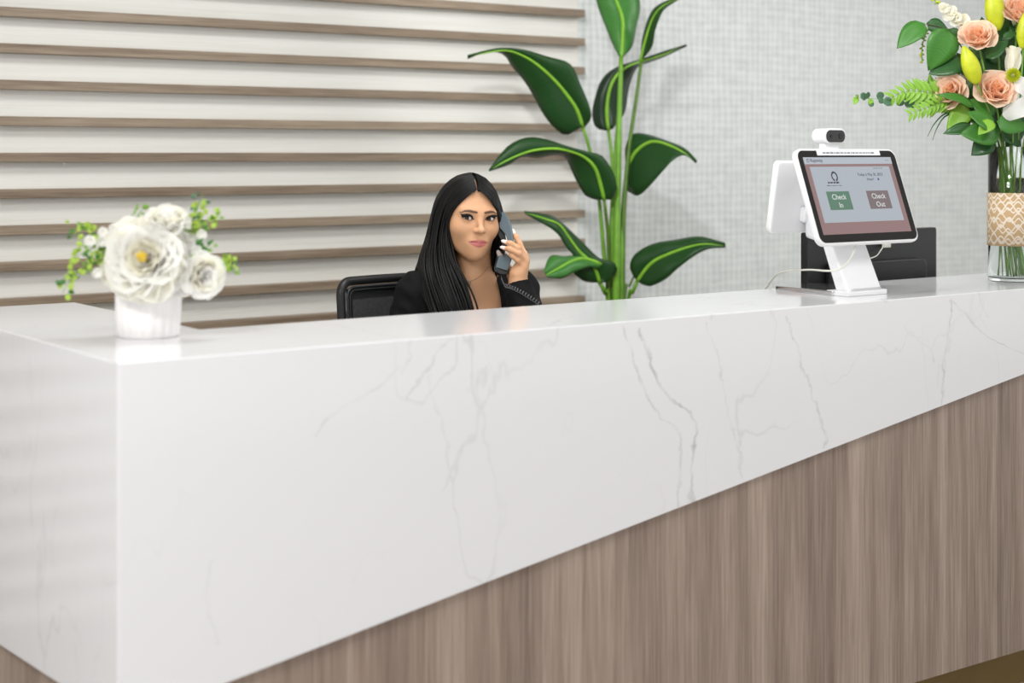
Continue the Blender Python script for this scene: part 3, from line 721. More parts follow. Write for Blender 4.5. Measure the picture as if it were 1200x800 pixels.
def leaf_at(p0, p1, nrm, me, root, name='leaf', w=1.0):
    p0 = Vector(p0); p1 = Vector(p1); L = (p1-p0).length
    return inst(name, ME[me], frame_mat(p0, p1-p0, nrm), root, (L*w, L, L))

# ================================================================== glass vase bouquet at the counter's end
VC = PZ(1186, 328.5, TOP); VD = (VC-Vector((CAMX, CAMY, TOP))).dot(Vector((SN, CS, 0)))
def glass_mat():
    """thin clear glass: mostly see-through with a mirror-like sheen at grazing angles"""
    m = bpy.data.materials.new('clear_glass'); m.use_nodes = True; nt = m.node_tree; b = nt.nodes['Principled BSDF']
    b.inputs['Base Color'].default_value = (.97, 1, .985, 1); b.inputs['Roughness'].default_value = .02; b.inputs['Transmission Weight'].default_value = 1; b.inputs['IOR'].default_value = 1.45
    return m
M['glass'] = glass_mat()
M['water'] = mat('clear_water', (.95, 1, .97, 1), .0, trans=1, ior=1.33)
VR = .0655; VH = 1.457-TOP
vase = thing('glass_vase', (VC.x, VC.y, TOP), 'tall clear glass cylinder vase wrapped with lace and burlap band holding the rose bouquet', 'vase')
lathe('glass_body', [(0, 0), (VR-.003, 0), (VR, .003), (VR, VH-.001), (VR-.001, VH), (VR-.0025, VH), (VR-.0035, VH-.001), (VR-.0035, .014), (VR-.006, .011), (0, .011)], (VC.x, VC.y, TOP), M['glass'], vase, 64)
# lace band
lb = bpy.data.materials.new('burlap_with_lace'); lb.use_nodes = True; nt = lb.node_tree; bb = nt.nodes['Principled BSDF']
tcv = nt.nodes.new('ShaderNodeUVMap')
sp = nt.nodes.new('ShaderNodeSeparateXYZ'); nt.links.new(tcv.outputs[0], sp.inputs[0])
lines = None
for fx, ph, amp, rows in ((9.0, 0.0, .34, 4.6), (9.0, math.pi, .30, 3.4), (15.0, .8, .22, 5.2)):
    wv = math_n(nt, 'MULTIPLY', math_n(nt, 'SINE', math_n(nt, 'ADD', math_n(nt, 'MULTIPLY', sp.outputs[0], fx), ph)), amp)
    fr_ = math_n(nt, 'FRACT', math_n(nt, 'ADD', math_n(nt, 'MULTIPLY', sp.outputs[1], rows), wv))
    ds = math_n(nt, 'ABSOLUTE', math_n(nt, 'SUBTRACT', fr_, .5))
    ln = math_n(nt, 'LESS_THAN', ds, .085)
    lines = ln if lines is None else math_n(nt, 'MAXIMUM', lines, ln)
nzb = nt.nodes.new('ShaderNodeTexNoise'); nzb.inputs['Scale'].default_value = 120; nt.links.new(tcv.outputs[0], nzb.inputs['Vector'])
rb_ = ramp(nt, [(.35, srgb(178, 146, 106)), (.65, srgb(206, 176, 134))]); nt.links.new(nzb.outputs['Fac'], rb_.inputs[0])
mxb = nt.nodes.new('ShaderNodeMix'); mxb.data_type = 'RGBA'; nt.links.new(math_n(nt, 'MULTIPLY', lines, .75), mxb.inputs['Factor']); nt.links.new(rb_.outputs[0], mxb.inputs[6]); mxb.inputs[7].default_value = srgb(236, 226, 214)
nt.links.new(mxb.outputs[2], bb.inputs['Base Color']); bb.inputs['Roughness'].default_value = .85
zb0, zb1 = 1.180-TOP, 1.328-TOP
V = []; uv = []; Fc = []; nk = 64
for (r, z, v) in ((VR+.0006, zb0, 0), (VR+.0024, zb0, 0), (VR+.0024, (zb0+zb1)/2, .5), (VR+.0024, zb1, 1), (VR+.0006, zb1, 1)):
    for j in range(nk+1):
        a = 2*math.pi*j/nk; V.append((VC.x+r*math.cos(a), VC.y+r*math.sin(a), TOP+z)); uv.append((j/nk*6.28, v))
for i in range(4):
    for j in range(nk): Fc.append((i*(nk+1)+j, i*(nk+1)+j+1, (i+1)*(nk+1)+j+1, (i+1)*(nk+1)+j))
band = mesh('lace_band', V, Fc, lb, vase, True); uv_from(band.data, uv)
def B(px, py, dd=0): return P(px, py, VD+dd)
rsb = random.Random(5)
def vase_stem(top, root, r=.0034, m='fstem', n=18):
    """stem from a flower down into the vase"""
    a = rsb.uniform(0, 6.28); q = rsb.uniform(.01, .046)
    b0 = Vector((VC.x+q*math.cos(a), VC.y+q*math.sin(a), TOP+.014)); n0 = Vector((VC.x-.45*q*math.cos(a), VC.y-.45*q*math.sin(a), TOP+VH-.01))
    # keep the neck of the stem inside the rim on the side the flower leans to
    top = Vector(top); dv = Vector((top.x-VC.x, top.y-VC.y, 0)); 
    if dv.length > .02: n0 = Vector((VC.x, VC.y, TOP+VH-.01))+dv.normalized()*min(.045, dv.length*.5)
    mid = n0.lerp(top, .5)+Vector((0, 0, .01))
    return tube('stem', [b0, b0.lerp(n0, .5), n0, mid, top], r, M[m], root, n, 6)
grp = 'stems in the glass vase'
def flower(name, loc, label, cat='flower'):
    o = thing(name, (VC.x, VC.y, TOP+.012), label, cat, name.replace('_', ' ')+' stems in the glass vase'); return o
# roses
for i, (px, py, R, dd, ax, lab) in enumerate((
    (1146, 42, 19, -.07, (-.25, .35), 'large peach rose beside the tall yellow-green lily bud in the glass vase'),
    (1113, 107, 18.5, -.05, (-.5, -.05), 'peach rose half hidden by a green leaf above the fern sprays'),
    (1167, 105, 21, -.10, (-.05, .15), 'peach rose below the half-open white lily in the glass vase'),
    (1196, 12, 21, -.03, (.05, .3), 'topmost peach rose between two lily buds in the glass vase'))):
    rt_ = flower('rose', None, lab)
    c = B(px, py, dd); R *= VD/F
    right = Vector((CS, -SN, 0)); A = VIEW*.75+right*ax[0]+Vector((0, 0, 1))*(ax[1]+.25)
    rose(c, R*1.12, A, rt_, i)
    vase_stem(c-A.normalized()*R*.6, rt_, .003)
    lathe('sepal_cup', [(0, -R*.15), (R*.3, 0), (R*.42, R*.25)], c-A.normalized()*R*.75, M['fstem'], rt_, 10)
# lily buds
def spindle(name, p0, p1, r, m, root, n=14, k=18):
    p0, p1 = Vector(p0), Vector(p1); ax = (p1-p0); L = ax.length; ax.normalize(); X = ax.orthogonal().normalized(); Y = ax.cross(X); V = []; Fc = []
    for i in range(n+1):
        v = i/n; rr = r*(math.sin(math.pi*(.06+.90*v)**.85))**.8
        for j in range(k):
            a = 2*math.pi*j/k; q = rr*(1+.10*math.cos(3*a)); V.append(p0+ax*L*v+X*q*math.cos(a)+Y*q*math.sin(a))
    for i in range(n):
        for j in range(k): Fc.append((i*k+j, i*k+(j+1) % k, (i+1)*k+(j+1) % k, (i+1)*k+j))
    Fc.append(tuple(range(k))[::-1]); Fc.append(tuple(n*k+j for j in range(k)))
    return mesh(name, V, Fc, m, root, True)
for a, b, r, dd, lab in (((1168, 36), (1162, -18), 11, -.02, 'tall upright yellow-green lily bud behind the large peach rose'), ((1145, 98), (1129, 54), 10, -.11, 'leaning yellow-green lily bud with dark seams under the large peach rose'), ((1199, 57), (1203, 12), 9, -.07, 'yellow-green lily bud under the topmost peach rose')):
    rt_ = flower('lily_bud', None, lab); p0, p1 = B(*a, dd), B(*b, dd-.01)
    spindle('bud', p0, p1, r*VD/F, M['bud'], rt_); vase_stem(p0, rt_, .0028)
# half-open white lily
rt_ = flower('lily', None, 'half-open white lily with upright pointed petals in the glass vase')
c = B(1184, 92, -.06); ax = (B(1188, 60, -.07)-c).normalized(); X = ax.orthogonal().normalized(); Y = ax.cross(X)
for i in range(6):
    a = i*math.pi/3+.3; out = X*math.cos(a)+Y*math.sin(a); th = math.radians(17 if i % 2 else 9); fwd = ax*math.cos(th)+out*math.sin(th)
    inst('petal', ME['lily_s'], frame_mat(c+out*.004, fwd, -out*math.cos(th)+ax*math.sin(th)), rt_, .092)
vase_stem(c, rt_, .003)
# open white lily leaning out over the rim
rt_ = flower('lily', None, 'wide open white lily with curling petals drooping over the vase rim')
c = B(1216, 117, -.10); ax = (VIEW*.8+Vector((CS, -SN, 0))*.1+Vector((0, 0, .1))).normalized(); X = Vector((CS, -SN, 0)); Y = ax.cross(X)
for i in range(6):
    a = i*math.pi/3+math.radians(205); out = X*math.cos(a)+Y*math.sin(a); th = math.radians(58); fwd = ax*math.cos(th)+out*math.sin(th)
    inst('petal', ME['lily'], frame_mat(c, fwd, -out*math.cos(th)+ax*math.sin(th)), rt_, (.105, .09, .09))
for i in range(5):
    a = i*1.26; tube('stamen', [c, c+ax*.03, c+ax*.055+X*.012*math.cos(a)+Y*.012*math.sin(a)], .0011, M['bud'], rt_, 6, 5)
vase_stem(c, rt_, .003)
# green button chrysanthemum
rt_ = flower('button_chrysanthemum', None, 'small lime green button chrysanthemum between white lily and peach rose')
c = B(1187, 88, -.12); R = 8*VD/F
me_s = grid_mesh('button_petal', lambda u, v: (u*.22*math.sin(math.pi*(.15+.8*v)), v, .3*v*v), 2, 3, M['bud'])
for i in range(70):
    z = 1-1.5*(i+.5)/70; a = i*2.39996; r = math.sqrt(max(0, 1-z*z)); dv = VIEW*z+Vector((CS, -SN, 0))*r*math.cos(a)+Vector((0, 0, 1))*r*math.sin(a)
    inst('petal', me_s, frame_mat(c+dv*R*.35, dv, VIEW), rt_, R*.75)
vase_stem(c, rt_, .002)
# white snapdragon spikes
for (a, b, dd, nfl, lab, buds) in (((1134, 34), (1092, -2), -.01, 11, 'white snapdragon spike with green buds leaning left over the peach rose', 16), ((1185, 30), (1172, -10), .06, 9, 'pale snapdragon spike standing at the back of the bouquet', 8), ((1131, 100), (1097, 88), .03, 7, 'short pale snapdragon spike tucked behind the round green leaves', 4)):
    rt_ = flower('snapdragon', None, lab); p0, p1 = B(*a, dd), B(*b, dd-.02)
    vase_stem(p0, rt_, .0026); tube('spike', [p0, p0.lerp(p1, .5)+Vector((0, 0, .004)), p1], [.003, .0016], M['fstem'], rt_, 8, 6)
    for i in range(nfl):
        f = (i+.5)/nfl*.75; c = p0.lerp(p1, f); aa = i*2.4; dv = (Vector((CS, -SN, 0))*math.cos(aa)+Vector((0, 0, 1))*math.sin(aa)*1.0+VIEW*.5).normalized()
        for q in range(3):
            d2 = (dv+Vector((rsb.uniform(-.5, .5), rsb.uniform(-.5, .5), rsb.uniform(-.5, .5)))).normalized(); inst('petal', ME['pc'], frame_mat(c, d2, VIEW), rt_, .033*(1-.35*f))
    for i in range(buds):
        f = .35+.65*(i+.5)/buds; c = p0.lerp(p1, f); aa = i*2.4; dv = Vector((CS, -SN, 0))*math.cos(aa)+Vector((0, 0, 1))*math.sin(aa)+VIEW*.3
        spindle('bud', c, c+dv*.011*(1.3-.5*f), .0042*(1.25-.5*f), M['bud'] if i % 2 else M['fstem'], rt_, 5, 7)
# drooping bud spike
rt_ = flower('bud_spike', None, 'thin spike of tiny green buds hanging beside the round green leaves')
pts = [B(1100, 44, .02), B(1090, 33, .0), B(1084, 42, -.02), B(1080, 60, -.02), B(1081, 74, -.02)]; vase_stem(pts[0], rt_, .0018); tube('spike', pts, [.0018, .001], M['fstem'], rt_, 14, 5); cp = catmull(pts, 30)
for i in range(26):
    c = Vector(cp[6+int(i*.9)]) if 6+int(i*.9) < 30 else Vector(cp[-1]); aa = i*2.4; dv = Vector((CS, -SN, 0))*math.cos(aa)+VIEW*math.sin(aa)+Vector((0, 0, -.4))
    spindle('bud', c, c+dv*.008, .0032, M['bud'] if i % 3 else M['fstem'], rt_, 4, 6)
# leafy sprays: (stem points), leaves (base px, tip px, mesh, depth)
def spray(name, lab, stem, leaves, m='fstem', r=.002):
    rt_ = flower(name, None, lab, 'foliage'); pts = [B(*q) for q in stem]; vase_stem(pts[0], rt_, r, m)
    if len(pts) > 1: tube('branch', pts, [r, r*.5], M[m], rt_, 14, 6)
    for (a, b, me, dd, *rest) in leaves:
        nz_ = VIEW+Vector((0, 0, .5))+Vector((rsb.uniform(-.5, .5), rsb.uniform(-.4, .4), rsb.uniform(-.3, .3)))
        leaf_at(B(*a, dd), B(*b, dd-.015), nz_, me, rt_, w=rest[0] if rest else 1)
spray('leafy_branch', 'leafy branch with glossy oval green leaves at the left of the peach rose', [(1130, 60, -.01), (1118, 42, -.03), (1108, 34, -.04), (1085, 28, -.05)],
      [((1084, 28), (1050, 52), 'leafw', -.05, .85), ((1086, 27), (1114, 36), 'leafwd', -.04, .8), ((1112, 34), (1092, 82), 'leafw', -.06, .92), ((1127, 70), (1090, 82), 'leafwd', -.05, 1.0), ((1112, 34), (1130, 50), 'leafd', -.03), ((1120, 46), (1112, 64), 'leafd', -.03, .6)], 'twig')
spray('leafy_branch', 'cluster of dark lily leaves filling the middle of the bouquet', [(1150, 95, .0)],
      [((1140, 95), (1125, 62), 'leafd', .02, 1.2), ((1142, 100), (1135, 70), 'leafd', .03, 1.2), ((1150, 110), (1150, 60), 'leafwd', .05, 1.0), ((1160, 100), (1165, 55), 'leafwd', .03), ((1155, 68), (1180, 45), 'leafd', -.07, 1.1), ((1170, 60), (1178, 15), 'leafd', .02, 1.2), ((1175, 75), (1160, 40), 'leafwd', .03), ((1185, 60), (1195, 25), 'leafwd', .03), ((1170, 95), (1180, 40), 'leafwd', .05), ((1190, 80), (1205, 60), 'leafd', -.02), ((1150, 96), (1168, 80), 'leafd', -.05, .8), ((1186, 100), (1200, 75), 'leafwd', .0), ((1142, 88), (1158, 82), 'leafd', -.08, .4), ((1135, 118), (1150, 95), 'leafwd', -.02), ((1150, 118), (1140, 90), 'leafwd', .0), ((1175, 45), (1192, 36), 'leafd', -.04, 1.0)])
spray('leafy_branch', 'broad bright green leaves spilling over the rim of the glass vase', [(1160, 150, -.04)],
      [((1140, 126), (1105, 102), 'leafb', -.10, .8), ((1165, 150), (1138, 128), 'leafw', -.12, .9), ((1164, 142), (1146, 156), 'lime', -.13, 1.0), ((1172, 156), (1128, 154), 'leafw', -.09, .9), ((1140, 150), (1108, 152), 'leafd', -.07, .8), ((1162, 162), (1140, 180), 'leafwd', -.06, 1.1), ((1168, 142), (1208, 148), 'leafb', -.10, 1.2), ((1165, 135), (1140, 115), 'leafb', -.07, 1.2), ((1135, 125), (1110, 152), 'lime', -.05, .9), ((1175, 150), (1200, 170), 'leafwd', -.04), ((1150, 130), (1165, 160), 'leafd', -.03, 1.2), ((1180, 130), (1175, 165), 'leafwd', -.02), ((1190, 150), (1180, 172), 'leafd', .0), ((1128, 128), (1150, 138), 'leafd', -.02, 1.3), ((1120, 125), (1140, 150), 'leafd', .01, 1.3), ((1150, 140), (1188, 128), 'leafd', -.01, 1.2)])
spray('leafy_branch', 'dark foliage at the very back of the bouquet behind the roses', [(1165, 90, .06)],
      [((1150, 95), (1118, 78), 'leafwd', .07, 1.0), ((1160, 90), (1150, 20), 'leafd', .08, 1.0), ((1168, 80), (1186, 8), 'leafd', .08, 1.0), ((1180, 90), (1200, 20), 'leafwd', .09, .8), ((1150, 110), (1118, 120), 'leafwd', .06, 1.0), ((1170, 120), (1150, 165), 'leafwd', .05, .9), ((1185, 120), (1200, 168), 'leafwd', .05, .9), ((1160, 100), (1190, 112), 'leafwd', .04, 1.2), ((1165, 80), (1140, 58), 'leafwd', .07, 1.1), ((1135, 130), (1120, 146), 'leafd', .03, 1.2), ((1165, 125), (1135, 140), 'leafwd', .02, 1.0), ((1178, 112), (1160, 128), 'leafwd', -.03, 1.0), ((1190, 108), (1178, 92), 'leafd', -.02, 1.0)])
# fern-like sprays
def fern(lab, stem, n, L0, me='leafn', m='lime', dn=1.0):
    rt_ = flower('fern_spray', None, lab, 'foliage'); pts = [B(*q) for q in stem]; vase_stem(pts[0], rt_, .0016); cp = catmull(pts, n*2+2); tube('branch', pts, [.0016, .0007], M['fstem'], rt_, 12, 5)
    for i in range(n):
        k = 1+2*i; c = Vector(cp[k]); T = Vector(cp[k+1]-cp[k-1]).normalized(); S = T.cross(VIEW).normalized()
        for sgn in (1, -1):
            dv = (T*.75+S*sgn*.9+VIEW*rsb.uniform(-.1, .3)).normalized(); L = L0*(1-.55*i/n)*rsb.uniform(.85, 1.1)
            leaf_at(c, c+dv*L, VIEW+Vector((0, 0, .3)), me, rt_, 'leaflet', dn)
fern('upper lime green fern spray reaching left from the lower peach rose', [(1128, 122, -.02), (1108, 112, -.04), (1085, 108, -.05), (1062, 107, -.05), (1042, 116, -.05)], 14, .066, dn=1.1)
fern('lower lime green fern spray pointing down left under the peach rose', [(1125, 124, -.03), (1105, 120, -.06), (1085, 127, -.07), (1063, 135, -.07)], 12, .050, dn=1.1)
fern('inner lime green fern spray rising above the fern tips', [(1125, 120, .0), (1108, 108, -.02), (1092, 100, -.02), (1085, 93, -.03)], 7, .058, dn=1.1)
# eucalyptus twig with round leaves
rt_ = flower('eucalyptus_twig', None, 'eucalyptus twig with small round bluish leaves reaching furthest left', 'foliage')
pts = [B(1120, 124, .02), B(1090, 117, .0), B(1060, 116, -.01), B(1030, 116, -.01), B(1002, 114, -.01)]; vase_stem(pts[0], rt_, .0016); tube('branch', pts, [.0016, .0006], M['fstem'], rt_, 20, 5)
for (a, b, mm) in (((1004, 114), (1001, 122), 'lime'), ((1006, 115), (1003, 111), 'lime'), ((1015, 116), (1009, 110), 'eu'), ((1015, 116), (1018, 108), 'eu'), ((1020, 118), (1021, 125), 'eu'), ((1022, 116), (1018, 122), 'lime'), ((1033, 116), (1030, 108), 'eu'), ((1033, 114), (1032, 121), 'eu'), ((1046, 117), (1036, 121), 'eu'), ((1058, 117), (1052, 123), 'eu'), ((1062, 117), (1058, 109), 'eu'), ((1072, 117), (1062, 125), 'eu'), ((1080, 118), (1078, 125), 'eu'), ((1086, 117), (1080, 110), 'eu')):
    leaf_at(B(*a, -.01), B(*b, -.02), VIEW+Vector((rsb.uniform(-.6, .6), 0, .3)), mm, rt_, 'leaf', 1.1)
# grass blades
rt_ = flower('grass_tuft', None, 'two thin grass blades hanging below the fern sprays', 'foliage')
vase_stem(B(1125, 132, -.02), rt_, .0012)
for pp in ([(1125, 132, -.02), (1108, 133, -.05), (1095, 145, -.06), (1087, 160, -.06)], [(1125, 132, -.02), (1108, 136, -.05), (1098, 150, -.06), (1093, 164, -.06)], [(1125, 132, -.02), (1112, 128, -.04), (1098, 131, -.05), (1092, 137, -.06)]):
    tube('blade', [B(*q) for q in pp], [.0012, .0028, .002, .0008], M['bleaf_d'], rt_, 16, 4)

# ================================================================== white flowers in the ribbed pot on the left corner
PC = PZ(174, 393.5, TOP); PD = (PC-Vector((CAMX, CAMY, TOP))).dot(Vector((SN, CS, 0))); ps = PD/F
M['pot_w'] = mat('white_ribbed_ceramic', srgb(240, 236, 235), .35, vary=.04, vscale=25)
PR = 37*ps; PH = 57*ps
wp = thing('flower_pot', (PC.x, PC.y, TOP), 'small white ribbed ceramic pot holding white flowers on the counter corner', 'flower pot')
lathe('pot_body', [(0, 0), (PR*.90, 0), (PR*.96, .004), (PR*1.0, PH*.4), (PR*1.02, PH*.85), (PR*1.0, PH), (PR*.92, PH), (PR*.90, PH*.8), (0, PH*.78)], (PC.x, PC.y, TOP), M['pot_w'], wp, 120, lambda r, z, a: r*(1+.018*math.cos(20*a)+.008*math.sin(7*a+z*60)) if r > PR*.93 else r)
def W(px, py, dd=0): return P(px, py, PD+dd)
def wthing(name, lab, cat='flower'): return thing(name, (PC.x, PC.y, TOP+PH*.78), lab, cat, name.replace('_', ' ')+' stems in the ribbed pot')
def pot_stem(top, root, r=.002, m='fstem'):
    top = Vector(top); q = Vector((PC.x, PC.y, TOP+PH*.80)); dv = Vector((top.x-q.x, top.y-q.y, 0)); b0 = q+dv*.25 if dv.length < .15 else q+dv.normalized()*.035
    tube('stem', [b0, b0.lerp(top, .5)+Vector((0, 0, .012)), top], r, M[m], root, 10, 6)
RIGHT = Vector((CS, -SN, 0)); UP = Vector((0, 0, 1))
def bloom(c, R, A, root, rings, mes, seed=1, frill=0):
    rs = random.Random(seed); A = Vector(A).normalized(); X = A.orthogonal().normalized(); Y = A.cross(X)
    for ring, (n, tilt, L, off) in enumerate(rings):
        for i in range(n):
            a = 2*math.pi*(i+ring*.41)/n+rs.uniform(-.2, .2); out = X*math.cos(a)+Y*math.sin(a); th = math.radians(tilt+rs.uniform(-7, 7)); fwd = A*math.cos(th)+out*math.sin(th)
            inst('petal', ME[mes[ring % len(mes)]], frame_mat(Vector(c)+out*off*R-A*R*.35, fwd, -out*math.cos(th)+A*math.sin(th)), root, R*L*rs.uniform(.9, 1.1))
pe = wthing('peony', 'large creamy white peony with yellow centre facing out of the ribbed pot')
c = W(170, 303, -.075); A = VIEW+UP*.25-RIGHT*.05
bloom(c, 41*ps, A, pe, [(6, 22, .55, .10), (8, 36, .72, .14), (10, 52, .88, .16), (11, 68, 1.0, .18), (12, 86, 1.05, .18), (10, 104, 1.0, .16)], ['pw', 'pc', 'pw'], 3)
An = A.normalized()
for i in range(12):
    a = i*2.4; r = .0022*math.sqrt(i); X = An.orthogonal().normalized(); Y = An.cross(X); b0 = c+An*.008+X*r*math.cos(a)+Y*r*math.sin(a)
    tube('stamen', [b0, b0+An*.02+X*r*.5*math.cos(a)+Y*r*.5*math.sin(a)], [.0012, .0022], M['yellow'], pe, 3, 5)
pot_stem(c-An*.03, pe, .003)
for i, (px, py, R, dd, ax, lab) in enumerate(((196, 259, 23, -.05, UP*.9+VIEW*.5+RIGHT*.1, 'round white carnation standing upright above the peony'), (238, 322, 24, -.05, RIGHT*.6+VIEW*.7, 'white carnation low at the right side of the peony'), (147, 277, 22, -.02, UP*.6+VIEW*.6-RIGHT*.4, 'white carnation tucked behind the peony beside the small buds'), (212, 318, 26, -.02, RIGHT*.3+VIEW*.8-UP*.2, 'white carnation pressed between peony and ribbed pot rim'), (136, 318, 20, -.03, -RIGHT*.5+VIEW*.7-UP*.1, 'white carnation drooping left over the ribbed pot rim'), (214, 288, 22, -.01, RIGHT*.4+VIEW*.6+UP*.5, 'white carnation in the gap between upright bloom and right blossoms'))):
    rt_ = wthing('carnation', lab); c = W(px, py, dd); bloom(c, R*ps, ax, rt_, [(5, 10, .8, .05), (7, 26, .95, .10), (8, 44, 1.05, .16), (9, 64, 1.08, .2), (9, 88, 1.0, .2)], ['pw', 'pw', 'pc'], 20+i); pot_stem(c-Vector(ax).normalized()*R*ps*.3, rt_)
# small blossoms
for i, (px, py, dd, n, lab) in enumerate(((128, 272, -.01, 3, 'small white blossoms above the left leaf sprays'), (117, 288, -.02, 4, 'small white blossoms low among the left leaf sprays'), (227, 283, -.02, 5, 'small white blossoms beside the lime leaf on the right'), (238, 302, -.03, 6, 'cluster of tiny white blossoms under the lime leaf'), (217, 266, .0, 1, 'single tiny white blossom right of the upright carnation'), (128, 318, -.03, 3, 'pale blossoms under the left leaf sprays'))):
    rt_ = wthing('blossom_sprig', lab); rs = random.Random(i); base = W(px, py, dd); pot_stem(base, rt_, .0014)
    for k in range(n):
        c = base+RIGHT*rs.uniform(-11, 11)*ps*(n > 1)+UP*rs.uniform(-9, 9)*ps*(n > 1)+VIEW*rs.uniform(0, .015)
        tube('branch', [base, c], .0008, M['fstem'], rt_, 3, 4)
        for q in range(6):
            a = q*1.047; X = VIEW.orthogonal().normalized(); Y = VIEW.cross(X); fwd = VIEW*.4+X*math.cos(a)+Y*math.sin(a); inst('petal', ME['pw'], frame_mat(c, fwd, VIEW), rt_, .0125)
# leaf sprays
def wspray(lab, stem, n, L, me, seed, dn=1.0):
    rs = random.Random(seed); rt_ = wthing('leaf_spray', lab, 'foliage'); pts = [W(*q) for q in stem]; pot_stem(pts[0], rt_, .0014); cp = catmull(pts, n+2); tube('branch', pts, [.0012, .0006], M['fstem'], rt_, 12, 5)
    for i in range(n):
        c = Vector(cp[i+1]); 
        for sgn in (1, -1, 1, 1, -1):
            dv = RIGHT*rs.uniform(-1, 1)+UP*rs.uniform(-.8, 1)+VIEW*rs.uniform(-.3, .6); dv.normalize()
            off = dv*L*rs.uniform(0, .9); leaf_at(c+off, c+off+dv*L*rs.uniform(.4, .75), VIEW+Vector((rs.uniform(-.5, .5), rs.uniform(-.5, .5), .3)), me[(i+(sgn > 0)) % len(me)], rt_, 'leaf', dn)
ML = ('dot', 'lime', 'dot', 'dot', 'leafw')
wspray('lime green leaf spray at upper left of the ribbed pot', [(135, 300, .0), (118, 280, -.01), (100, 268, -.01), (82, 268, -.01)], 9, .019, ML, 1)
wspray('lime green leaf spray hanging lowest at the far left', [(138, 310, -.01), (118, 306, -.03), (98, 312, -.03), (82, 328, -.03), (73, 344, -.03)], 10, .019, ML, 2)
wspray('lime green leaf spray in the middle of the left side', [(136, 305, -.02), (118, 296, -.03), (102, 294, -.03), (88, 302, -.03)], 8, .018, ML, 3)
wspray('thin pale leaf spray rising between peony and upright carnation', [(165, 275, .02), (160, 258, .01), (166, 246, .01), (170, 240, .01)], 5, .016, ('lime',), 4)
wspray('tall bluish green leaf spray at upper right of the ribbed pot', [(212, 290, .01), (222, 265, .0), (230, 245, -.01), (238, 228, -.01)], 9, .018, ('eu', 'dot', 'lime', 'dot'), 5)
wspray('lime leaf spray spreading right above the small blossoms', [(215, 290, .0), (228, 268, -.01), (242, 258, -.02), (256, 255, -.02)], 12, .018, ML, 6)
wspray('short lime leaf spray with one long leaf on the right', [(220, 300, -.02), (232, 290, -.03), (246, 288, -.03)], 6, .024, ('lime', 'leafb'), 7)
wspray('lime leaf sprig reaching lowest on the right side', [(230, 318, -.01), (248, 314, -.02), (264, 306, -.02), (277, 322, -.02)], 11, .016, ML, 8)
wspray('dark green leaves tucked between the white blooms', [(190, 300, .02), (205, 285, .02), (215, 300, .0), (130, 290, .02), (125, 280, -.01)], 9, .026, ('leafb', 'leafw'), 9)
# ================================================================== the receptionist
# ---- implicit-surface modelling helpers
def smin(a, b, k):
    h = np.maximum(k-np.abs(a-b), 0)/k; return np.minimum(a, b)-h*h*k*.25
def smax(a, b, k): return -smin(-a, -b, k)
def ell(p, c, r):
    q = p-np.asarray(c); r = np.asarray(r, float); k0 = np.linalg.norm(q/r, axis=1); k1 = np.linalg.norm(q/(r*r), axis=1)
    return k0*(k0-1)/np.maximum(k1, 1e-9)
def cap(p, a, b, ra, rb):
    a = np.asarray(a, float); b = np.asarray(b, float); ab = b-a; t = np.clip(((p-a)@ab)/(ab@ab), 0, 1)
    return np.linalg.norm(p-a-t[:, None]*ab, axis=1)-(ra+(rb-ra)*t)
def chain(p, pts, rs, k=.004):
    d = None
    for i in range(len(pts)-1):
        c = cap(p, pts[i], pts[i+1], rs[i], rs[i+1]); d = c if d is None else smin(d, c, k)
    return d
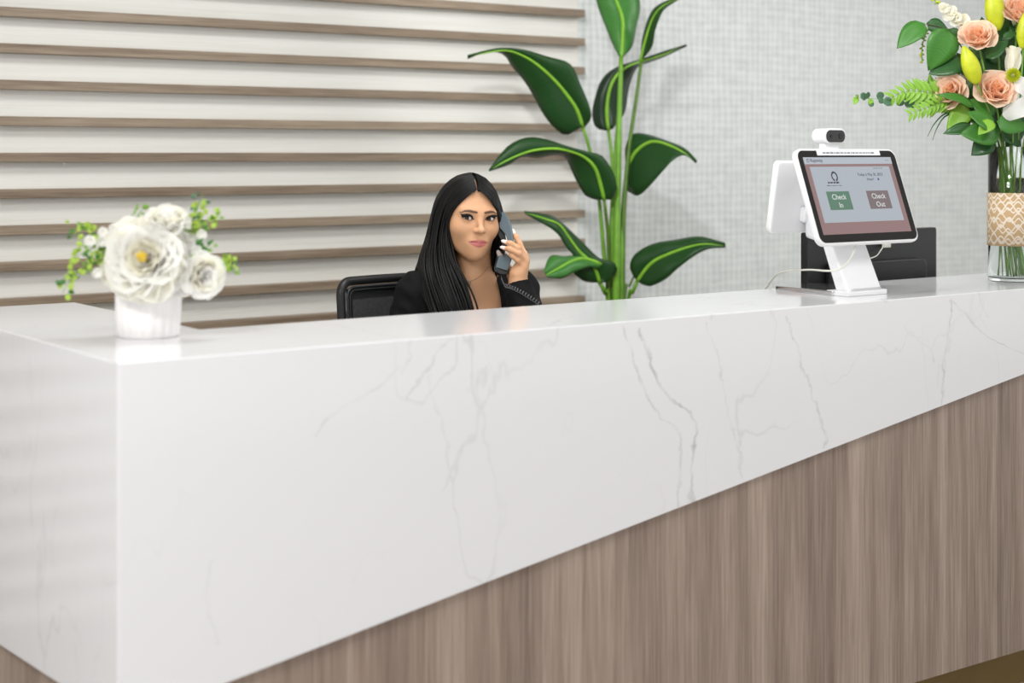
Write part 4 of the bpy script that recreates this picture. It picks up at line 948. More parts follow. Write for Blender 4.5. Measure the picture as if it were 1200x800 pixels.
def surfnets(f, lo, hi, h, B=8, slack=1.6):
    lo = np.asarray(lo, float); nb = np.ceil((np.asarray(hi)-lo)/h/B).astype(int); dims = nb*B
    bi = np.stack(np.meshgrid(*[np.arange(n) for n in nb], indexing='ij'), -1).reshape(-1, 3)
    dc = f(lo+(bi*B+(B-1)/2)*h); act = np.abs(dc) < slack*.5*math.sqrt(3)*B*h
    D = np.repeat(np.repeat(np.repeat(np.where(dc < 0, -1., 1.).reshape(nb).astype(np.float32), B, 0), B, 1), B, 2)
    ab = bi[act]; off = np.stack(np.meshgrid(*[np.arange(B)]*3, indexing='ij'), -1).reshape(-1, 3)
    for s in range(0, len(ab), 400):
        I = (ab[s:s+400][:, None]*B+off[None]).reshape(-1, 3); D[I[:, 0], I[:, 1], I[:, 2]] = f(lo+I*h)
    S = D < 0; c = None; cnt = np.zeros(tuple(dims-1), np.int8)
    for x in (0, 1):
        for y in (0, 1):
            for z in (0, 1): cnt += S[x:dims[0]-1+x, y:dims[1]-1+y, z:dims[2]-1+z]
    idx = np.argwhere((cnt > 0) & (cnt < 8)); vid = -np.ones(tuple(dims-1), np.int32); vid[idx[:, 0], idx[:, 1], idx[:, 2]] = np.arange(len(idx))
    acc = np.zeros((len(idx), 3)); n = np.zeros(len(idx)); cor = [(x, y, z) for x in (0, 1) for y in (0, 1) for z in (0, 1)]
    val = {q: D[idx[:, 0]+q[0], idx[:, 1]+q[1], idx[:, 2]+q[2]] for q in cor}
    for a in cor:
        for ax in range(3):
            if a[ax]: continue
            b = list(a); b[ax] = 1; b = tuple(b); va, vb = val[a], val[b]; m = (va < 0) != (vb < 0)
            t = np.where(m, va/np.where(m, va-vb, 1), 0); pt = np.tile(np.array(a, float), (len(idx), 1)); pt[:, ax] = t
            acc += pt*m[:, None]; n += m
    V = lo+(idx+acc/n[:, None])*h
    # one Newton step onto the true surface
    e = h*.5; g = np.zeros_like(V); d0 = f(V)
    for ax in range(3):
        o = np.zeros(3); o[ax] = e; g[:, ax] = (f(V+o)-f(V-o))/(2*e)
    gl = np.maximum((g*g).sum(1), .05); st = d0[:, None]*g/gl[:, None]; st = np.clip(st, -h*.6, h*.6); V = V-st
    Q = []
    for ax in range(3):
        u, v = (ax+1) % 3, (ax+2) % 3
        sl = [slice(0, dims[0]-1), slice(0, dims[1]-1), slice(0, dims[2]-1)]; sl2 = list(sl); sl2[ax] = slice(1, dims[ax])
        A, Bm = S[tuple(sl)], S[tuple(sl2)]; ch = np.argwhere(A != Bm); ch = ch[(ch[:, u] > 0) & (ch[:, v] > 0)]
        i0 = ch.copy(); i1 = ch.copy(); i1[:, u] -= 1; i2 = i1.copy(); i2[:, v] -= 1; i3 = ch.copy(); i3[:, v] -= 1
        q = np.stack([vid[tuple(i.T)] for i in (i0, i1, i2, i3)], 1); flip = ~A[tuple(ch.T)]
        q[flip] = q[flip][:, ::-1]; Q.append(q[(q >= 0).all(1)])
    return V, np.vstack(Q)
# ---- local frame: x right in the photograph, y away from the lobby, z up
ZP = 4.2; OX = (554-600)/F*ZP
PB = P(554, HOR, ZP); PO = np.array([PB.x, PB.y, 0.0]); RX = np.array([CS, -SN, 0]); RY = np.array([SN, CS, 0])
def toW(V): V = np.asarray(V, float); return PO+V[:, :1]*RX+V[:, 1:2]*RY+V[:, 2:3]*np.array([0, 0, 1.0])
def L(px, py, y=0.0): d_ = ZP+y; return np.array([(px-600)/F*d_-OX, y, CAMZ-(py-HOR)/F*d_])
def rotm(ax, deg):
    a = math.radians(deg); c, s = math.cos(a), math.sin(a)
    return np.array([[1, 0, 0], [0, c, -s], [0, s, c]] if ax == 'x' else [[c, 0, s], [0, 1, 0], [-s, 0, c]] if ax == 'y' else [[c, -s, 0], [s, c, 0], [0, 0, 1]])
HR = rotm('y', 3.0) @ rotm('z', 19) @ rotm('x', 1.5)          # roll, turn, nod
HO = np.array([-.0068, 0, 1.2690])
def toH(p): return (p-HO) @ HR
def fromH(p): return np.asarray(p, float) @ HR.T+HO
EX, EY, ER = .0305, -.0705, .0125
def almond(q, grow=0.0):
    """height of the eye opening, negative inside (q in head frame, mirrored)"""
    dx = (q[:, 0]-EX)/.0142; dz = q[:, 2]-.0008-.10*(q[:, 0]-EX)
    up = .0056*(1-np.clip(np.abs(dx), 0, 1.2)**2.2); lo_ = .0040*(1-np.clip(np.abs(dx), 0, 1.2)**2.0)
    return np.where(dz > 0, dz-up, -dz-lo_)-grow
ZM = -.0625
def headsdf(p):
    q = toH(p); q = q.copy(); sx = q[:, 0].copy(); q[:, 0] = np.abs(q[:, 0])
    d = ell(q, (0, .010, .028), (.0715, .092, .080))
    d = smin(d, ell(q, (0, -.020, -.026), (.0625, .064, .082)), .035)
    d = smin(d, ell(q, (0, -.062, -.0892), (.0165, .023, .0202)), .034)              # chin
    d = smin(d, cap(q, (.047, .004, -.052), (.009, -.056, -.0875), .012, .011), .030)   # jaw line
    d = smin(d, ell(q, (.037, -.053, -.028), (.023, .023, .019)), .026)           # cheek bones
    d = smin(d, cap(q, (.012, -.080, .017), (.040, -.066, .018), .008, .007), .018)    # brow
    d = smax(d, -ell(q, (EX, -.0985, -.001), (.0195, .0165, .0125)), .016)         # socket
    d = smin(d, ell(q, (EX, EY, 0), (ER+.0022, ER+.0022, ER+.0016)), .006)         # lids
    d = smax(d, -np.maximum(np.maximum(almond(q), q[:, 1]-(EY-.003)), q[:, 0]-.06), .0012)
    d = smin(d, cap(q, (0, -.079, .012), (0, -.1015, -.027), .0060, .0068), .013)  # nose bridge
    d = smin(d, ell(q, (0, -.1030, -.0290), (.0088, .0092, .0078)), .008)            # tip
    d = smin(d, ell(q, (.0102, -.0935, -.0315), (.0064, .0092, .0062)), .006)        # wings
    d = smax(d, -ell(q, (.0060, -.1000, -.0372), (.0040, .0056, .0036)), .0015)       # nostrils
    # mouth mound, lips
    d = smin(d, ell(q, (0, -.0725, ZM), (.026, .015, .017)), .022)
    d = smin(d, cap(q, (0.0045, -.0900, ZM+.0042), (.0235, -.0760, ZM+.0020), .0042, .0020), .005)
    d = smin(d, cap(q, (0, -.0885, ZM-.0055), (.0195, -.0775, ZM-.0015), .0055, .0024), .005)
    d = smax(d, -cap(q, (0, -.0975, ZM), (.0275, -.0790, ZM+.0020), .0012, .0010), .003)
    d = smin(d, ell(q, (.0725, .012, -.014), (.008, .018, .030)), .006)           # ears
    return d
TR = rotm('z', 24)                                                        # chest turned a little
TO = np.array([-.010, .058, 0])
def toT(p): return (p-TO) @ TR
def fromT(p): return np.asarray(p, float) @ TR.T+TO
SHL, ELL_, WRL = fromT([-.152, .005, 1.062]), np.array([-.235, -.02, .80]), np.array([-.11, -.255, .790])
SHR, ELR, WRR = fromT([.148, .005, 1.058]), np.array([.178, -.125, .875]), L(607.5, 333, -.055)
def torso(p, g=0.0):
    q = toT(p)
    d = ell(q, (0, 0, .93), (.150+g, .100+g, .190+g))
    d = smin(d, ell(q, (0, .01, .70), (.135+g, .100+g, .16+g)), .06)
    d = smin(d, cap(q, (-.145, .005, 1.060), (.145, .005, 1.058), .050+g, .050+g), .06)
    d = smin(d, cap(q, (-.10, .012, 1.085), (0, .005, 1.115), .022+g, .038+g), .05)
    d = smin(d, cap(q, (.10, .012, 1.085), (0, .005, 1.115), .022+g, .038+g), .05)
    d = smin(d, ell(q, (-.062, -.072, .955), (.060+g, .050+g, .058+g)), .05)
    d = smin(d, ell(q, (.062, -.072, .955), (.060+g, .050+g, .058+g)), .05)
    return d
def necksdf(p):
    d = cap(p, np.array([.002, .028, 1.185]), fromT([.0, -.012, 1.085]), .0475, .0545)
    return d
FING = [  # left hand seen in the photograph: knuckle, joints, tip
 ([L(613.5, 297, -.047), L(609, 286, -.040), L(605, 278, -.034), L(602.6, 273, -.031)], [.0088, .0080, .0072, .0058]),
 ([L(614.5, 301, -.056), L(607, 290.5, -.072), L(598.5, 285.3, -.072), L(592.5, 283.6, -.067)], [.0092, .0082, .0073, .0060]),
 ([L(616, 306.5, -.059), L(608, 297, -.076), L(597.5, 292, -.075), L(591, 290.6, -.069)], [.0090, .0080, .0071, .0058]),
 ([L(614, 313, -.060), L(607, 305, -.073), L(600.5, 300, -.073), L(596, 297, -.068)], [.0082, .0071, .0063, .0052]),
]
THUMB = ([L(601, 324, -.035), L(594.5, 313, -.018), L(588.5, 304, -.012), L(585.5, 298.5, -.012)], [.013, .0105, .0092, .0072])
def handsdf(p):
    w0 = WRR; d = cap(p, WRR, L(608, 322, -.054), .022, .023)
    for pts, rs in FING: d = smin(d, cap(p, L(607, 321, -.054), pts[0], .0165, .0098), .012)
    for pts, rs in FING: d = smin(d, chain(p, pts, rs), .0045)
    d = smin(d, cap(p, WRR, THUMB[0][0], .019, .0135), .014); d = smin(d, chain(p, THUMB[0], THUMB[1]), .006)
    return d
def handL(p):
    """right hand lying flat on the desk, hidden by the ledge"""
    d = cap(p, WRL, WRL+np.array([.035, -.05, -.012]), .021, .024)
    for i in range(4):
        a = WRL+np.array([.030+.018*i-.02, -.075-.004*(1.5-abs(i-1.5)), -.015]); b = a+np.array([.012+.004*i, -.060-.012*(1.5-abs(i-1.5)), -.014]); d = smin(d, cap(p, a, b, .0092, .0068), .006); d = smin(d, cap(p, WRL+np.array([.02, -.04, -.01]), a, .016, .0095), .01)
    return smin(d, cap(p, WRL+np.array([.03, -.03, -.01]), WRL+np.array([.075, -.065, -.022]), .012, .0078), .008)
def bodysdf(p):
    d = smin(headsdf(p), necksdf(p), .022)
    t = torso(p, -.006)
    t = smin(t, cap(p, SHR, ELR, .044, .038), .03); t = smin(t, cap(p, ELR, WRR, .037, .024), .02)
    t = smin(t, cap(p, SHL, ELL_, .044, .038), .03); t = smin(t, cap(p, ELL_, WRL, .037, .024), .02)
    t = smin(t, cap(p, fromT([-.020, -.050, 1.098]), fromT([-.105, -.020, 1.098]), .010, .008), .022)
    t = smin(t, cap(p, fromT([.020, -.050, 1.098]), fromT([.105, -.020, 1.098]), .010, .008), .022)
    d = smin(d, t, .034)
    d = smin(d, handsdf(p), .010); d = smin(d, handL(p), .010)
    return d
bV, bF = surfnets(bodysdf, (-.30, -.42, .60), (.30, .22, 1.40), .0022)
# ---- skin colour per vertex: lips, brows and nails have their own colour
skin_c = np.array(srgb(219, 168, 130)[:3]); lip_c = np.array(srgb(200, 116, 112)[:3]); brow_c = np.array(srgb(58, 40, 32)[:3]); lid_c = np.array(srgb(126, 82, 62)[:3])
def head_paint(V):
    C = np.tile(skin_c, (len(V), 1)); q = toH(V); near = np.linalg.norm(V-HO, axis=1) < .16
    ax = np.abs(q[:, 0]); front = near & (q[:, 1] < -.045)
    def mix(mask, c):
        m = np.clip(mask, 0, 1)[:, None]; C[:] = C*(1-m)+c*m
    ss = lambda e0, e1, x: np.clip((x-e0)/(e1-e0), 0, 1)
    dz = q[:, 2]-ZM-.7*ax*ax
    upl = .0088*(1-(ax/.0295)**1.7)-.0012*np.exp(-(ax/.004)**2); lol = -.0125*(1-(ax/.0282)**1.9)
    inside = np.minimum(upl-dz, dz-lol)
    mix(front*ss(-.0006, .0012, inside)*(ax < .0295), lip_c)
    mix(front*ss(.0010, .0002, np.abs(dz+.0002))*(ax < .0285)*.7, lip_c*.35)
    bz = np.interp(ax, [.010, .018, .030, .040, .050], [.0172, .0182, .0202, .0194, .0145]); bt = np.interp(ax, [.008, .012, .030, .042, .052], [.0012, .0034, .0038, .0028, .0006])
    mix(front*ss(1.25, .6, np.abs(q[:, 2]-bz)/np.maximum(bt, 1e-5))*(ax > .009)*(ax < .052)*.88, brow_c)
    qa = q.copy(); qa[:, 0] = ax; al = almond(qa)
    mix(front*ss(.0052, .0005, al)*(np.abs(ax-EX) < .018)*(q[:, 1] > -.095)*.7, lid_c)
    mix(front*ss(.0016, .0004, al)*(np.abs(ax-EX) < .0165)*.75, brow_c*.6)
    return C
M['skin'] = mat('warm_skin', (*skin_c, 1), .42, sss=.12, spec=.4)
nt = M['skin'].node_tree; at = nt.nodes.new('ShaderNodeVertexColor'); at.layer_name = 'col'; nt.links.new(at.outputs[0], nt.nodes['Principled BSDF'].inputs['Base Color'])
M['eye_w'] = mat('eye_white', srgb(232, 226, 222), .15, vary=.02); M['iris'] = mat('dark_brown_iris', srgb(62, 38, 26), .08, vary=.15, vscale=800); M['pupil'] = mat('pupil', (.004, .004, .004), .05, vary=.01)
M['nail'] = mat('pale_nail', srgb(240, 226, 222), .2, vary=.02); M['lash'] = mat('black_lash', (.006, .005, .005), .6, vary=.1)
Vs = [bV]; Fs = [[tuple(f) for f in bF.tolist()]]; mis = [np.zeros(len(bF), int)]
def addp(V, Fc, mi):
    o = sum(len(v) for v in Vs); Vs.append(np.asarray(V, float)); Fs.append([tuple(i+o for i in f) for f in Fc]); mis.append(np.full(len(Fc), mi) if np.isscalar(mi) else np.asarray(mi))
gaze_t = np.array([OX*0-.12, -4.2, 1.44])
for sx in (-1, 1):
    c = fromH([sx*EX, EY, 0]); g = gaze_t-c; g /= np.linalg.norm(g); X = np.cross(g, [0, 0, 1.]); X /= np.linalg.norm(X); Y = np.cross(X, g)
    rings = np.radians([0.5, 6, 12.5, 14, 22, 28, 29.5, 40, 55, 75, 100, 130, 160, 179]); k = 28; V = []; Fc = []; mi = []
    for r in rings:
        for j in range(k):
            a = 2*math.pi*j/k; V.append(c+ER*(g*math.cos(r)+(X*math.cos(a)+Y*math.sin(a))*math.sin(r))*(1.0))
    for i in range(len(rings)-1):
        for j in range(k): Fc.append((i*k+j, i*k+(j+1) % k, (i+1)*k+(j+1) % k, (i+1)*k+j)); mi.append(3 if i < 2 else 2 if i < 6 else 1)
    Fc.append(tuple(range(k))); mi.append(3); addp(V, Fc, np.array(mi))
# nails
for pts, rs in FING+[THUMB]:
    a, b = pts[-2], pts[-1]; T = b-a; T /= np.linalg.norm(T); N = np.array([0, -1., .25]); N -= T*(N@T); N /= np.linalg.norm(N); S = np.cross(T, N); V = []; Fc = []; r = rs[-1]
    for i in range(8):
        v = i/7; wd = r*.80*(1-.15*v-.55*max(0, v-.6)**2*6)
        for j in range(7):
            u = j/3-1; V.append(b+T*(-r*.55+v*r*2.5)+S*u*wd+N*(r*1.02-.28*r*u*u-v*v*r*.30))
    for i in range(7):
        for j in range(6): Fc.append((i*7+j, i*7+j+1, (i+1)*7+j+1, (i+1)*7+j))
    V = np.array(V); V2, F2, _ = thicken(V, Fc, [0]*len(V), .0009); addp(V2, F2, 4)
allV = np.vstack(Vs); allF = [f for x in Fs for f in x]; allM = np.concatenate(mis)
person = thing('person', (PO[0], PO[1], .51), 'woman in black blazer with long black hair seated holding a phone to her ear', 'person')
body = mesh('body', toW(allV), allF, [M['skin'], M['eye_w'], M['iris'], M['pupil'], M['nail']], person, True, allM)
ca = body.data.color_attributes.new('col', 'FLOAT_COLOR', 'POINT'); C = head_paint(allV); ca.data.foreach_set('color', np.hstack([C, np.ones((len(C), 1))]).ravel())
# lashes: dark wings along the upper lids
parts = []
for sx in (-1, 1):
    c = np.array([sx*EX, EY, 0]); n = 18; top = []; 
    V = []; Fc = []
    for i in range(n+1):
        t = -1+2.22*i/n; x = EX+.0138*t; dx = abs(t); z = .0008+.10*(x-EX)+.0056*(1-min(dx, 1.0)**2.2)+(.0015 if t > .9 else 0)*(t-.9)*4
        rr = ER+.0022; y = EY-math.sqrt(max(rr*rr-(x-EX)**2*.78-z*z*.6, 1e-6))
        out = .0050+.0075*max(0, (t+1)/2.2)**1.1; th = .0032+.0016*max(0, (t+1)/2.2)
        base = np.array([sx*x, y-.0002, z-.0004]); up = np.array([sx*.45*max(0, t), -.55, .75]); up /= np.linalg.norm(up)
        for q in (base+[0, 0, -.0006], base+[0, -.0012, th*.4], base+up*out, base+[0, .0006, th]): V.append(fromH(q))
    for i in range(n):
        for j in range(4): Fc.append((i*4+j, i*4+(j+1) % 4, (i+1)*4+(j+1) % 4, (i+1)*4+j))
    Fc += [(0, 1, 2, 3), tuple(n*4+j for j in (3, 2, 1, 0))]; parts.append((V, Fc))
V, Fc = join_vf(parts); mesh('eyelashes', toW(V), Fc, M['lash'], person, True)
# ---- blazer
M['blazer'] = mat('black_blazer_cloth', srgb(17, 17, 19), .85, spec=.25, vary=.15, vscale=60)
VPOLY = np.array([L(x, y)[[0, 2]] for x, y in ((520, 296), (570, 296), (576, 308), (580, 320), (583.5, 335), (586.5, 350), (589, 372), (587, 400), (580, 430), (560, 405), (550, 372), (538, 335))])
def poly2d(p2, poly):
    d = np.full(len(p2), 1e9); inside = np.zeros(len(p2), bool); n = len(poly)
    for i in range(n):
        a, b = poly[i], poly[(i+1) % n]; e = b-a; w_ = p2-a; t = np.clip((w_@e)/(e@e), 0, 1); d = np.minimum(d, ((w_-t[:, None]*e)**2).sum(1))
        c1 = (a[1] <= p2[:, 1]) != (b[1] <= p2[:, 1]); xs = a[0]+(p2[:, 1]-a[1])/np.where(abs(b[1]-a[1]) < 1e-9, 1e-9, b[1]-a[1])*e[0]; inside ^= c1 & (p2[:, 0] < xs)
    return np.where(inside, -1, 1)*np.sqrt(d)
CUFF = L(611, 332, -.06)
def blazersdf(p):
    t = torso(p, .004); wr = .0025*np.sin(p[:, 2]*130+p[:, 0]*70)*np.sin(p[:, 0]*50+1)
    t = smin(t, cap(p, SHR, ELR, .053, .049), .03); fd = (WRR-ELR)/np.linalg.norm(WRR-ELR)
    t = smin(t, cap(p, ELR, WRR-fd*.004, .049, .036), .025)
    t = smin(t, cap(p, SHL, ELL_, .055, .050), .03); t = smin(t, cap(p, ELL_, WRL+(ELL_-WRL)*.08, .050, .035), .025)
    t = smin(t, cap(p, fromT([-.055, .028, 1.125]), fromT([-.02, .045, 1.135]), .012, .014), .02); t = smin(t, cap(p, fromT([.055, .028, 1.125]), fromT([.02, .045, 1.135]), .012, .014), .02); t = smin(t, cap(p, fromT([-.02, .048, 1.137]), fromT([.02, .048, 1.137]), .014, .014), .02)
    t = t+wr
    pd = poly2d(p[:, [0, 2]], VPOLY)
    lap = np.clip(1-np.abs(pd-.016)/.016, 0, 1)*np.clip((.03-p[:, 1])/.02, 0, 1); t = t-.004*lap*lap*(3-2*lap)
    t = smax(t, -smax(pd, p[:, 1]-.050, .01), .004)
    t = smax(t, -(necksdf(p)-.004), .004)
    t = smax(t, -((p-WRR)@(-fd)+.002), .002) if False else t
    # cut the sleeve open at the wrist
    t = np.maximum(t, np.where(np.linalg.norm(p-WRR, axis=1) < .09, (p-WRR)@fd-.002, -1))
    t = np.maximum(t, .70-p[:, 2])
    return t
zV, zF = surfnets(blazersdf, (-.32, -.30, .66), (.32, .24, 1.20), .0034)
mesh('blazer', toW(zV), zF.tolist(), M['blazer'], person, True)
# ---- trousers and shoes, under the desk
M['trouser'] = mat('black_trousers', srgb(20, 20, 22), .9, vary=.1)
FW = rotm('z', 30) @ np.array([0, -1., 0]); SWd = np.array([-FW[1], FW[0], 0])*1.0
hip = np.array([.012, .07, .60]); HPZ = np.array([0, 0, 1.])
def leg_pts(s): h = hip+SWd*s*.085; k = h+FW*.40+HPZ*(-.02); f = k+FW*(-.02)+HPZ*(-.50); return h, k, f
def trousersdf(p):
    d = ell(p, hip+HPZ*.02, (.150, .125, .10)); d = smin(d, ell(p, hip+HPZ*.12, (.132, .100, .09)), .05)
    for s in (-1, 1):
        h, k, f = leg_pts(s); d = smin(d, cap(p, h, k, .075, .060), .03); d = smin(d, cap(p, k, f, .058, .045), .02)
    return d
tV, tF = surfnets(trousersdf, (-.35, -.60, .0), (.55, .28, .84), .009); mesh('trousers', toW(tV), tF.tolist(), M['trouser'], person, True)
for s in (-1, 1):
    h, k, f = leg_pts(s)
    fz = lambda p: np.maximum(smin(cap(p, f*[1, 1, 0]+HPZ*.045, f*[1, 1, 0]+HPZ*.032+FW*.15, .040, .030), cap(p, f*[1, 1, 0]+HPZ*.04, f*[1, 1, 0]+HPZ*.09, .038, .040), .02), .004-p[:, 2])
    sV, sF = surfnets(fz, f*[1, 1, 0]-[.14, .24, .02], f*[1, 1, 0]+[.24, .14, .16], .007); sV[:, 2] -= .004; mesh('shoe', toW(sV), sF.tolist(), M['black_pl'], person, True)
# ---- hair: strands combed from the parting along guide locks
M['hair'] = mat('glossy_black_hair', srgb(11, 10, 10), .44, spec=.32, vary=.3, vscale=40)
GL = [
 [(560, 222, -.083), (549, 228, -.083), (537, 240, -.070), (528.5, 254, -.052), (526, 270, -.046), (527.5, 290, -.055), (532, 308, -.070), (540, 325, -.088), (548, 344, -.108), (554, 366, -.116), (558, 392, -.116)],
 [(558, 213, -.068), (541, 218, -.068), (526, 236, -.052), (519, 258, -.034), (516, 280, -.036), (516, 300, -.048), (519, 320, -.075), (528, 345, -.105), (540, 378, -.118), (544, 396, -.118)],
 [(555, 205, -.030), (537, 209, -.030), (518, 229, -.022), (510, 255, -.008), (506, 280, -.006), (501, 300, -.018), (500, 318, -.050), (508, 345, -.088), (520, 378, -.105), (526, 396, -.108)],
 [(552, 202, .015), (534, 206, .018), (515, 227, .022), (507.5, 255, .026), (503, 277, .028), (496, 297, .026), (492, 313, .020), (494, 330, -.010), (503, 350, -.055), (512, 380, -.080)],
 [(551, 203, .055), (532, 213, .075), (515, 238, .085), (509, 268, .088), (502, 296, .092), (498, 316, .105), (498, 340, .125), (500, 392, .145)],
 [(552, 207, .085), (538, 222, .100), (526, 250, .112), (522, 285, .110), (520, 315, .122), (520, 345, .140), (522, 395, .155)],
 [(553, 209, .090), (552, 226, .106), (550, 255, .116), (549, 288, .112), (548, 318, .126), (548, 345, .142), (548, 395, .156)]]
GR = [
 [(560, 222, -.083), (567, 226, -.083), (575, 234, -.070), (581, 245, -.050), (583.5, 257, -.026), (583, 275, .002), (579, 295, .022), (577, 312, .030), (579, 332, .050), (581, 392, .080)],
 [(559, 213, -.068), (569, 216, -.066), (579, 229, -.048), (585, 245, -.026), (586.5, 262, -.004), (585, 285, .022), (582, 307, .040), (583, 332, .070), (586, 392, .105)],
 [(556, 205, -.030), (568, 208, -.026), (580, 224, -.014), (586, 245, .004), (587, 270, .024), (586, 300, .050), (586, 332, .092), (588, 392, .120)],
 [(553, 202, .020), (568, 207, .035), (579, 226, .045), (585, 250, .056), (586, 290, .072), (584, 332, .110), (584, 392, .135)],
 [(553, 207, .080), (564, 220, .095), (573, 245, .104), (575, 285, .104), (574, 320, .124), (574, 392, .150)],
 GL[6]]
NS = 26
PL = [L(560, 222, -.083), L(558.5, 213, -.068), L(555.5, 205, -.030)]
for G_, sg in ((GL, -1), (GR, 1)):
    for g_ in G_[:3]: g_[0] = (g_[0][0]+sg*1.1, g_[0][1], g_[0][2]); g_[1] = (g_[1][0]+sg*.3, g_[1][1]-.4, g_[1][2])
def guides(G): return np.array([catmull([L(*q) for q in g], NS) for g in G])
rsh = np.random.RandomState(11); strands = []; rads = []
for G, n in ((guides(GL), 620), (guides(GR), 420)):
    ng = len(G)-1
    for i in range(n):
        g = (i+.5)/n*ng; a = int(g); f = g-a; pth = G[a]*(1-f)+G[min(a+1, ng)]*f
        t = np.linspace(0, 1, NS)[:, None]; jit = rsh.randn(3)*np.array([.0045, .005, .003]); lift = rsh.rand()
        wob = np.sin(t*(5+3*rsh.rand())+rsh.rand()*6)*.004*rsh.randn(1, 3)*t
        pth = pth+jit*np.clip((t-.04)*3, 0, 1)+wob
        strands.append((pth, lift)); 
SP = np.array([s[0] for s in strands]); LF = np.array([s[1] for s in strands]); flat = SP.reshape(-1, 3)
def pushfn(p): return np.minimum(smin(headsdf(p), necksdf(p), .02), blazersdf(p))
for it in range(3):
    tgt = np.repeat(.0025+.0045*LF, NS); d0 = pushfn(flat); bad = d0 < tgt
    if not bad.any(): break
    pb = flat[bad]; g = np.zeros_like(pb); e = .0015
    for ax in range(3):
        o = np.zeros(3); o[ax] = e; g[:, ax] = (pushfn(pb+o)-pushfn(pb-o))/(2*e)
    gn = np.linalg.norm(g, axis=1); g /= np.maximum(gn, .2)[:, None]; flat[bad] = pb+g*np.clip(tgt[bad]-d0[bad], 0, .02)[:, None]
SP = flat.reshape(-1, NS, 3)
# light smoothing along each strand
for it in range(2): SP[:, 1:-1] = .5*SP[:, 1:-1]+.25*(SP[:, :-2]+SP[:, 2:])
rprof = np.interp(np.linspace(0, 1, NS), [0, .08, .5, .85, 1], [.0008, .0020, .0030, .0026, .0006])
parts = [tube_vf(SP[i], rprof*(.8+.5*rsh.rand()), 5, False) for i in range(len(SP))]
# scalp cap under the strands
def capsdf(p):
    q = toH(p); d = headsdf(p)-.0045
    ax = np.abs(q[:, 0]); hl = np.interp(q[:, 2], [-.12, -.05, -.02, .0, .02, .04, .055, .066, .075, .09], [-.002, -.002, -.010, -.022, -.036, -.048, -.057, -.063, -.071, -.10])
    hl = np.where(ax < .0016, hl-0.0+.0, hl)
    d = np.maximum(d, -(q[:, 1]-hl)); d = np.maximum(d, -.075-q[:, 2])
    px_ = np.interp(p[:, 1], [v[1] for v in PL], [v[0] for v in PL]); d = np.maximum(d, np.where((p[:, 1] < -.028) & (q[:, 2] > .05), .0026-np.abs(p[:, 0]-px_), -1))
    return d
cV, cF = surfnets(capsdf, HO-[.13, .14, .12], HO+[.13, .14, .13], .003); parts.append((cV, [tuple(f) for f in cF.tolist()]))
V, Fc = join_vf(parts); hair = mesh('hair', toW(V), Fc, M['hair'], person, True)
# ---- necklace
M['silver'] = mat('silver_chain', srgb(190, 180, 168), .25, 1.0, vary=.05)
def skinpt(px, py):
    """first hit of the skin along y"""
    ys = np.linspace(-.2, .1, 400); pts = np.array([L(px, py, y) for y in ys]); d = bodysdf(pts); k = int(np.argmax(d < 0)); return pts[k]+np.array([0, -.0015, 0])
ch = [skinpt(*q) for q in ((539, 318), (542, 323), (546, 327.5), (550, 329.5), (556, 327.5), (563, 323), (569, 317), (573, 312))]
nk = tube('necklace', [Vector(v) for v in toW(np.array(ch))], .0005, M['silver'], person, 40, 5)
c = toW(np.array([skinpt(550, 331.5)]))[0]; V, Fc = tube_vf([Vector(c)+Vector((.0035*math.cos(a), -.001, .0045*math.sin(a))) for a in np.linspace(0, 2*math.pi, 14)], .0012, 5); mesh('pendant', V, Fc, M['silver'], nk, True)

# ================================================================== telephone
M['phone'] = mat('blue_grey_handset', srgb(86, 100, 108), .28, vary=.03, coat=.3); M['phone_d'] = mat('black_handset_plastic', srgb(16, 17, 19), .35, vary=.05)
M['cord'] = mat('charcoal_cord', srgb(96, 96, 100), .25, vary=.05)
ph_base = PY(640, 365, .60)
tel = thing('telephone', (1.72, .60, DESK), 'telephone with blue-grey handset and coiled cord held to the ear of the woman', 'telephone')
def yaxis(py): return np.interp(py, [245, 320], [.002, -.052])
outer = [(587.5, 248), (592, 250.5), (597, 258.5), (600.5, 269), (601.8, 281), (601.5, 294), (600, 303), (597, 311), (594.5, 317.5)]
inner = [(580.5, 313.5), (582.3, 306.5), (584.3, 300.3), (590.5, 300.3), (594.2, 297), (595, 286), (593.5, 277.5), (589.5, 271.5), (585.5, 267), (584.3, 258), (584.6, 250)]
def slabphone(name, pts, hw, m, parent, bev):
    bm = bmesh.new(); a = []; b = []
    for (x, y) in pts:
        c0 = L(x, y, yaxis(y)-hw); c1 = L(x, y, yaxis(y)-hw).copy(); c1[1] += 2*hw
        W2 = toW(np.array([c0, c1])); a.append(bm.verts.new(W2[0])); b.append(bm.verts.new(W2[1]))
    bm.faces.new(a); bm.faces.new(b[::-1]); n = len(pts)
    for i in range(n): bm.faces.new((a[i], b[i], b[(i+1) % n], a[(i+1) % n]))
    bmesh.ops.recalc_face_normals(bm, faces=bm.faces)
    if bev:
        es = [e for e in bm.edges if (e.verts[0] in a) == (e.verts[1] in a)]
        bmesh.ops.bevel(bm, geom=es, offset=bev, segments=3, profile=.5, affect='EDGES')
    return bm_obj(name, bm, m, parent, False)
def cspl(pts, n): return [tuple(q) for q in catmull([(x, y, 0) for x, y in pts], n)[:, :2]]
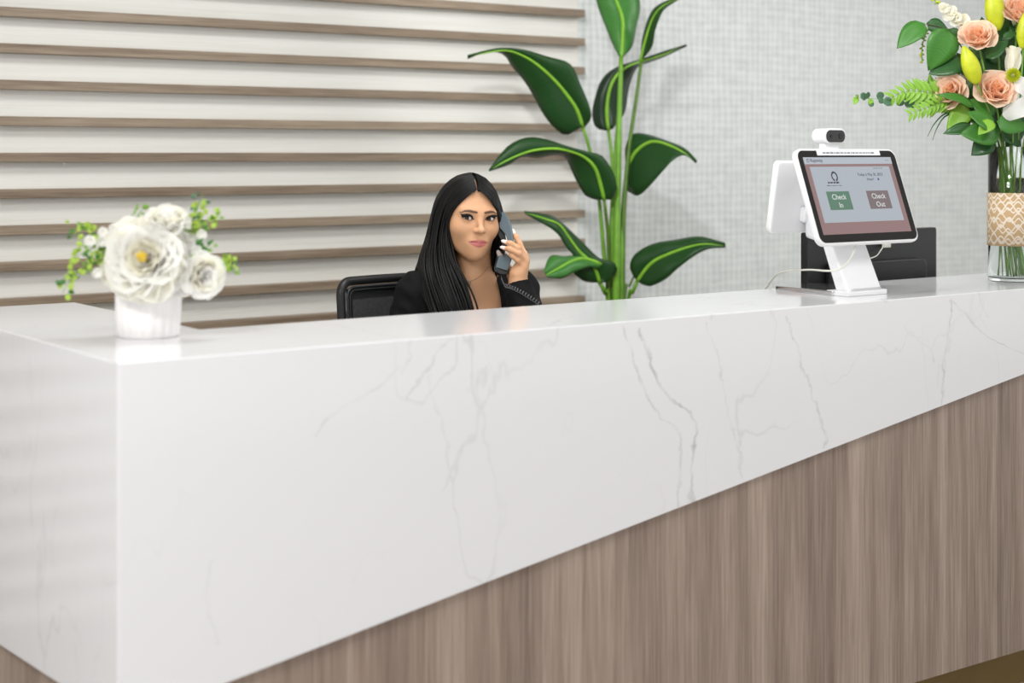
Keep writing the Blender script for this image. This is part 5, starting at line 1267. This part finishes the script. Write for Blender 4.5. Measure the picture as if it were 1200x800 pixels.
hs = slabphone('handset', cspl(outer, 26)+[inner[0], inner[1], inner[2], inner[3]]+cspl(inner[4:], 22), .0215, M['phone'], tel, .004)
inner2 = [(583.2, 252), (583.5, 259), (584.6, 266), (588, 271), (592, 277), (593.6, 285), (593.6, 292), (591.4, 292), (588.5, 286), (586, 279.5), (583.2, 274), (581.6, 266), (581.5, 257)]
slabphone('ear_cap', cspl(inner2, 30), .0185, M['phone_d'], hs, .003)
mc = [(578.6, 314), (582.3, 301), (583.4, 302), (581.2, 313), (587, 315.6), (595.5, 318.2), (593.5, 322), (586, 321.5), (580, 318)]
slabphone('mouth_cap', mc, .0195, M['phone_d'], hs, .002)
# coiled cord from the handset down to the desk set
a0 = L(587.5, 320, -.055); pts = [a0, L(588, 327, -.070), L(592, 334, -.085), L(598, 336, -.105), L(606, 339.5, -.125), L(616, 345, -.145), L(626, 351.5, -.165), L(634, 358, -.18), L(645, 372, -.19), np.array([.30, -.16, .80]), np.array([.36, -.10, .775])]
cp = catmull(pts, 1100); T = np.gradient(cp, axis=0); T /= np.linalg.norm(T, axis=1)[:, None]; N = np.cross(T, [0, 1., 0.2]); N /= np.linalg.norm(N, axis=1)[:, None]; Bn = np.cross(T, N)
ss_ = np.linspace(0, 1, 1100); seglen = np.concatenate([[0], np.cumsum(np.linalg.norm(np.diff(cp, axis=0), axis=1))]); turns = seglen/.0098*2*np.pi
amp = np.interp(seglen, [0, .03, .05, seglen[-1]-.02, seglen[-1]], [0, 0, .0046, .0046, 0])
cp2 = cp+amp[:, None]*(np.cos(turns)[:, None]*N+np.sin(turns)[:, None]*Bn); V, Fc = tube_vf(cp2, .0012, 5); mesh('coiled_cord', toW(V), Fc, M['cord'], tel, True)
tb = Vector((1.72, .60, DESK))
pw = toW(np.array([pts[-1]]))[0]; tb = Vector((pw[0]+.05, pw[1], DESK)); 
prism('desk_set', [tb+Vector((-.09, -.10, 0)), tb+Vector((-.09, .10, 0)), tb+Vector((-.09, .10, .03)), tb+Vector((-.09, -.10, .07))], (.18, 0, 0), M['phone_d'], tel, .006, 2)
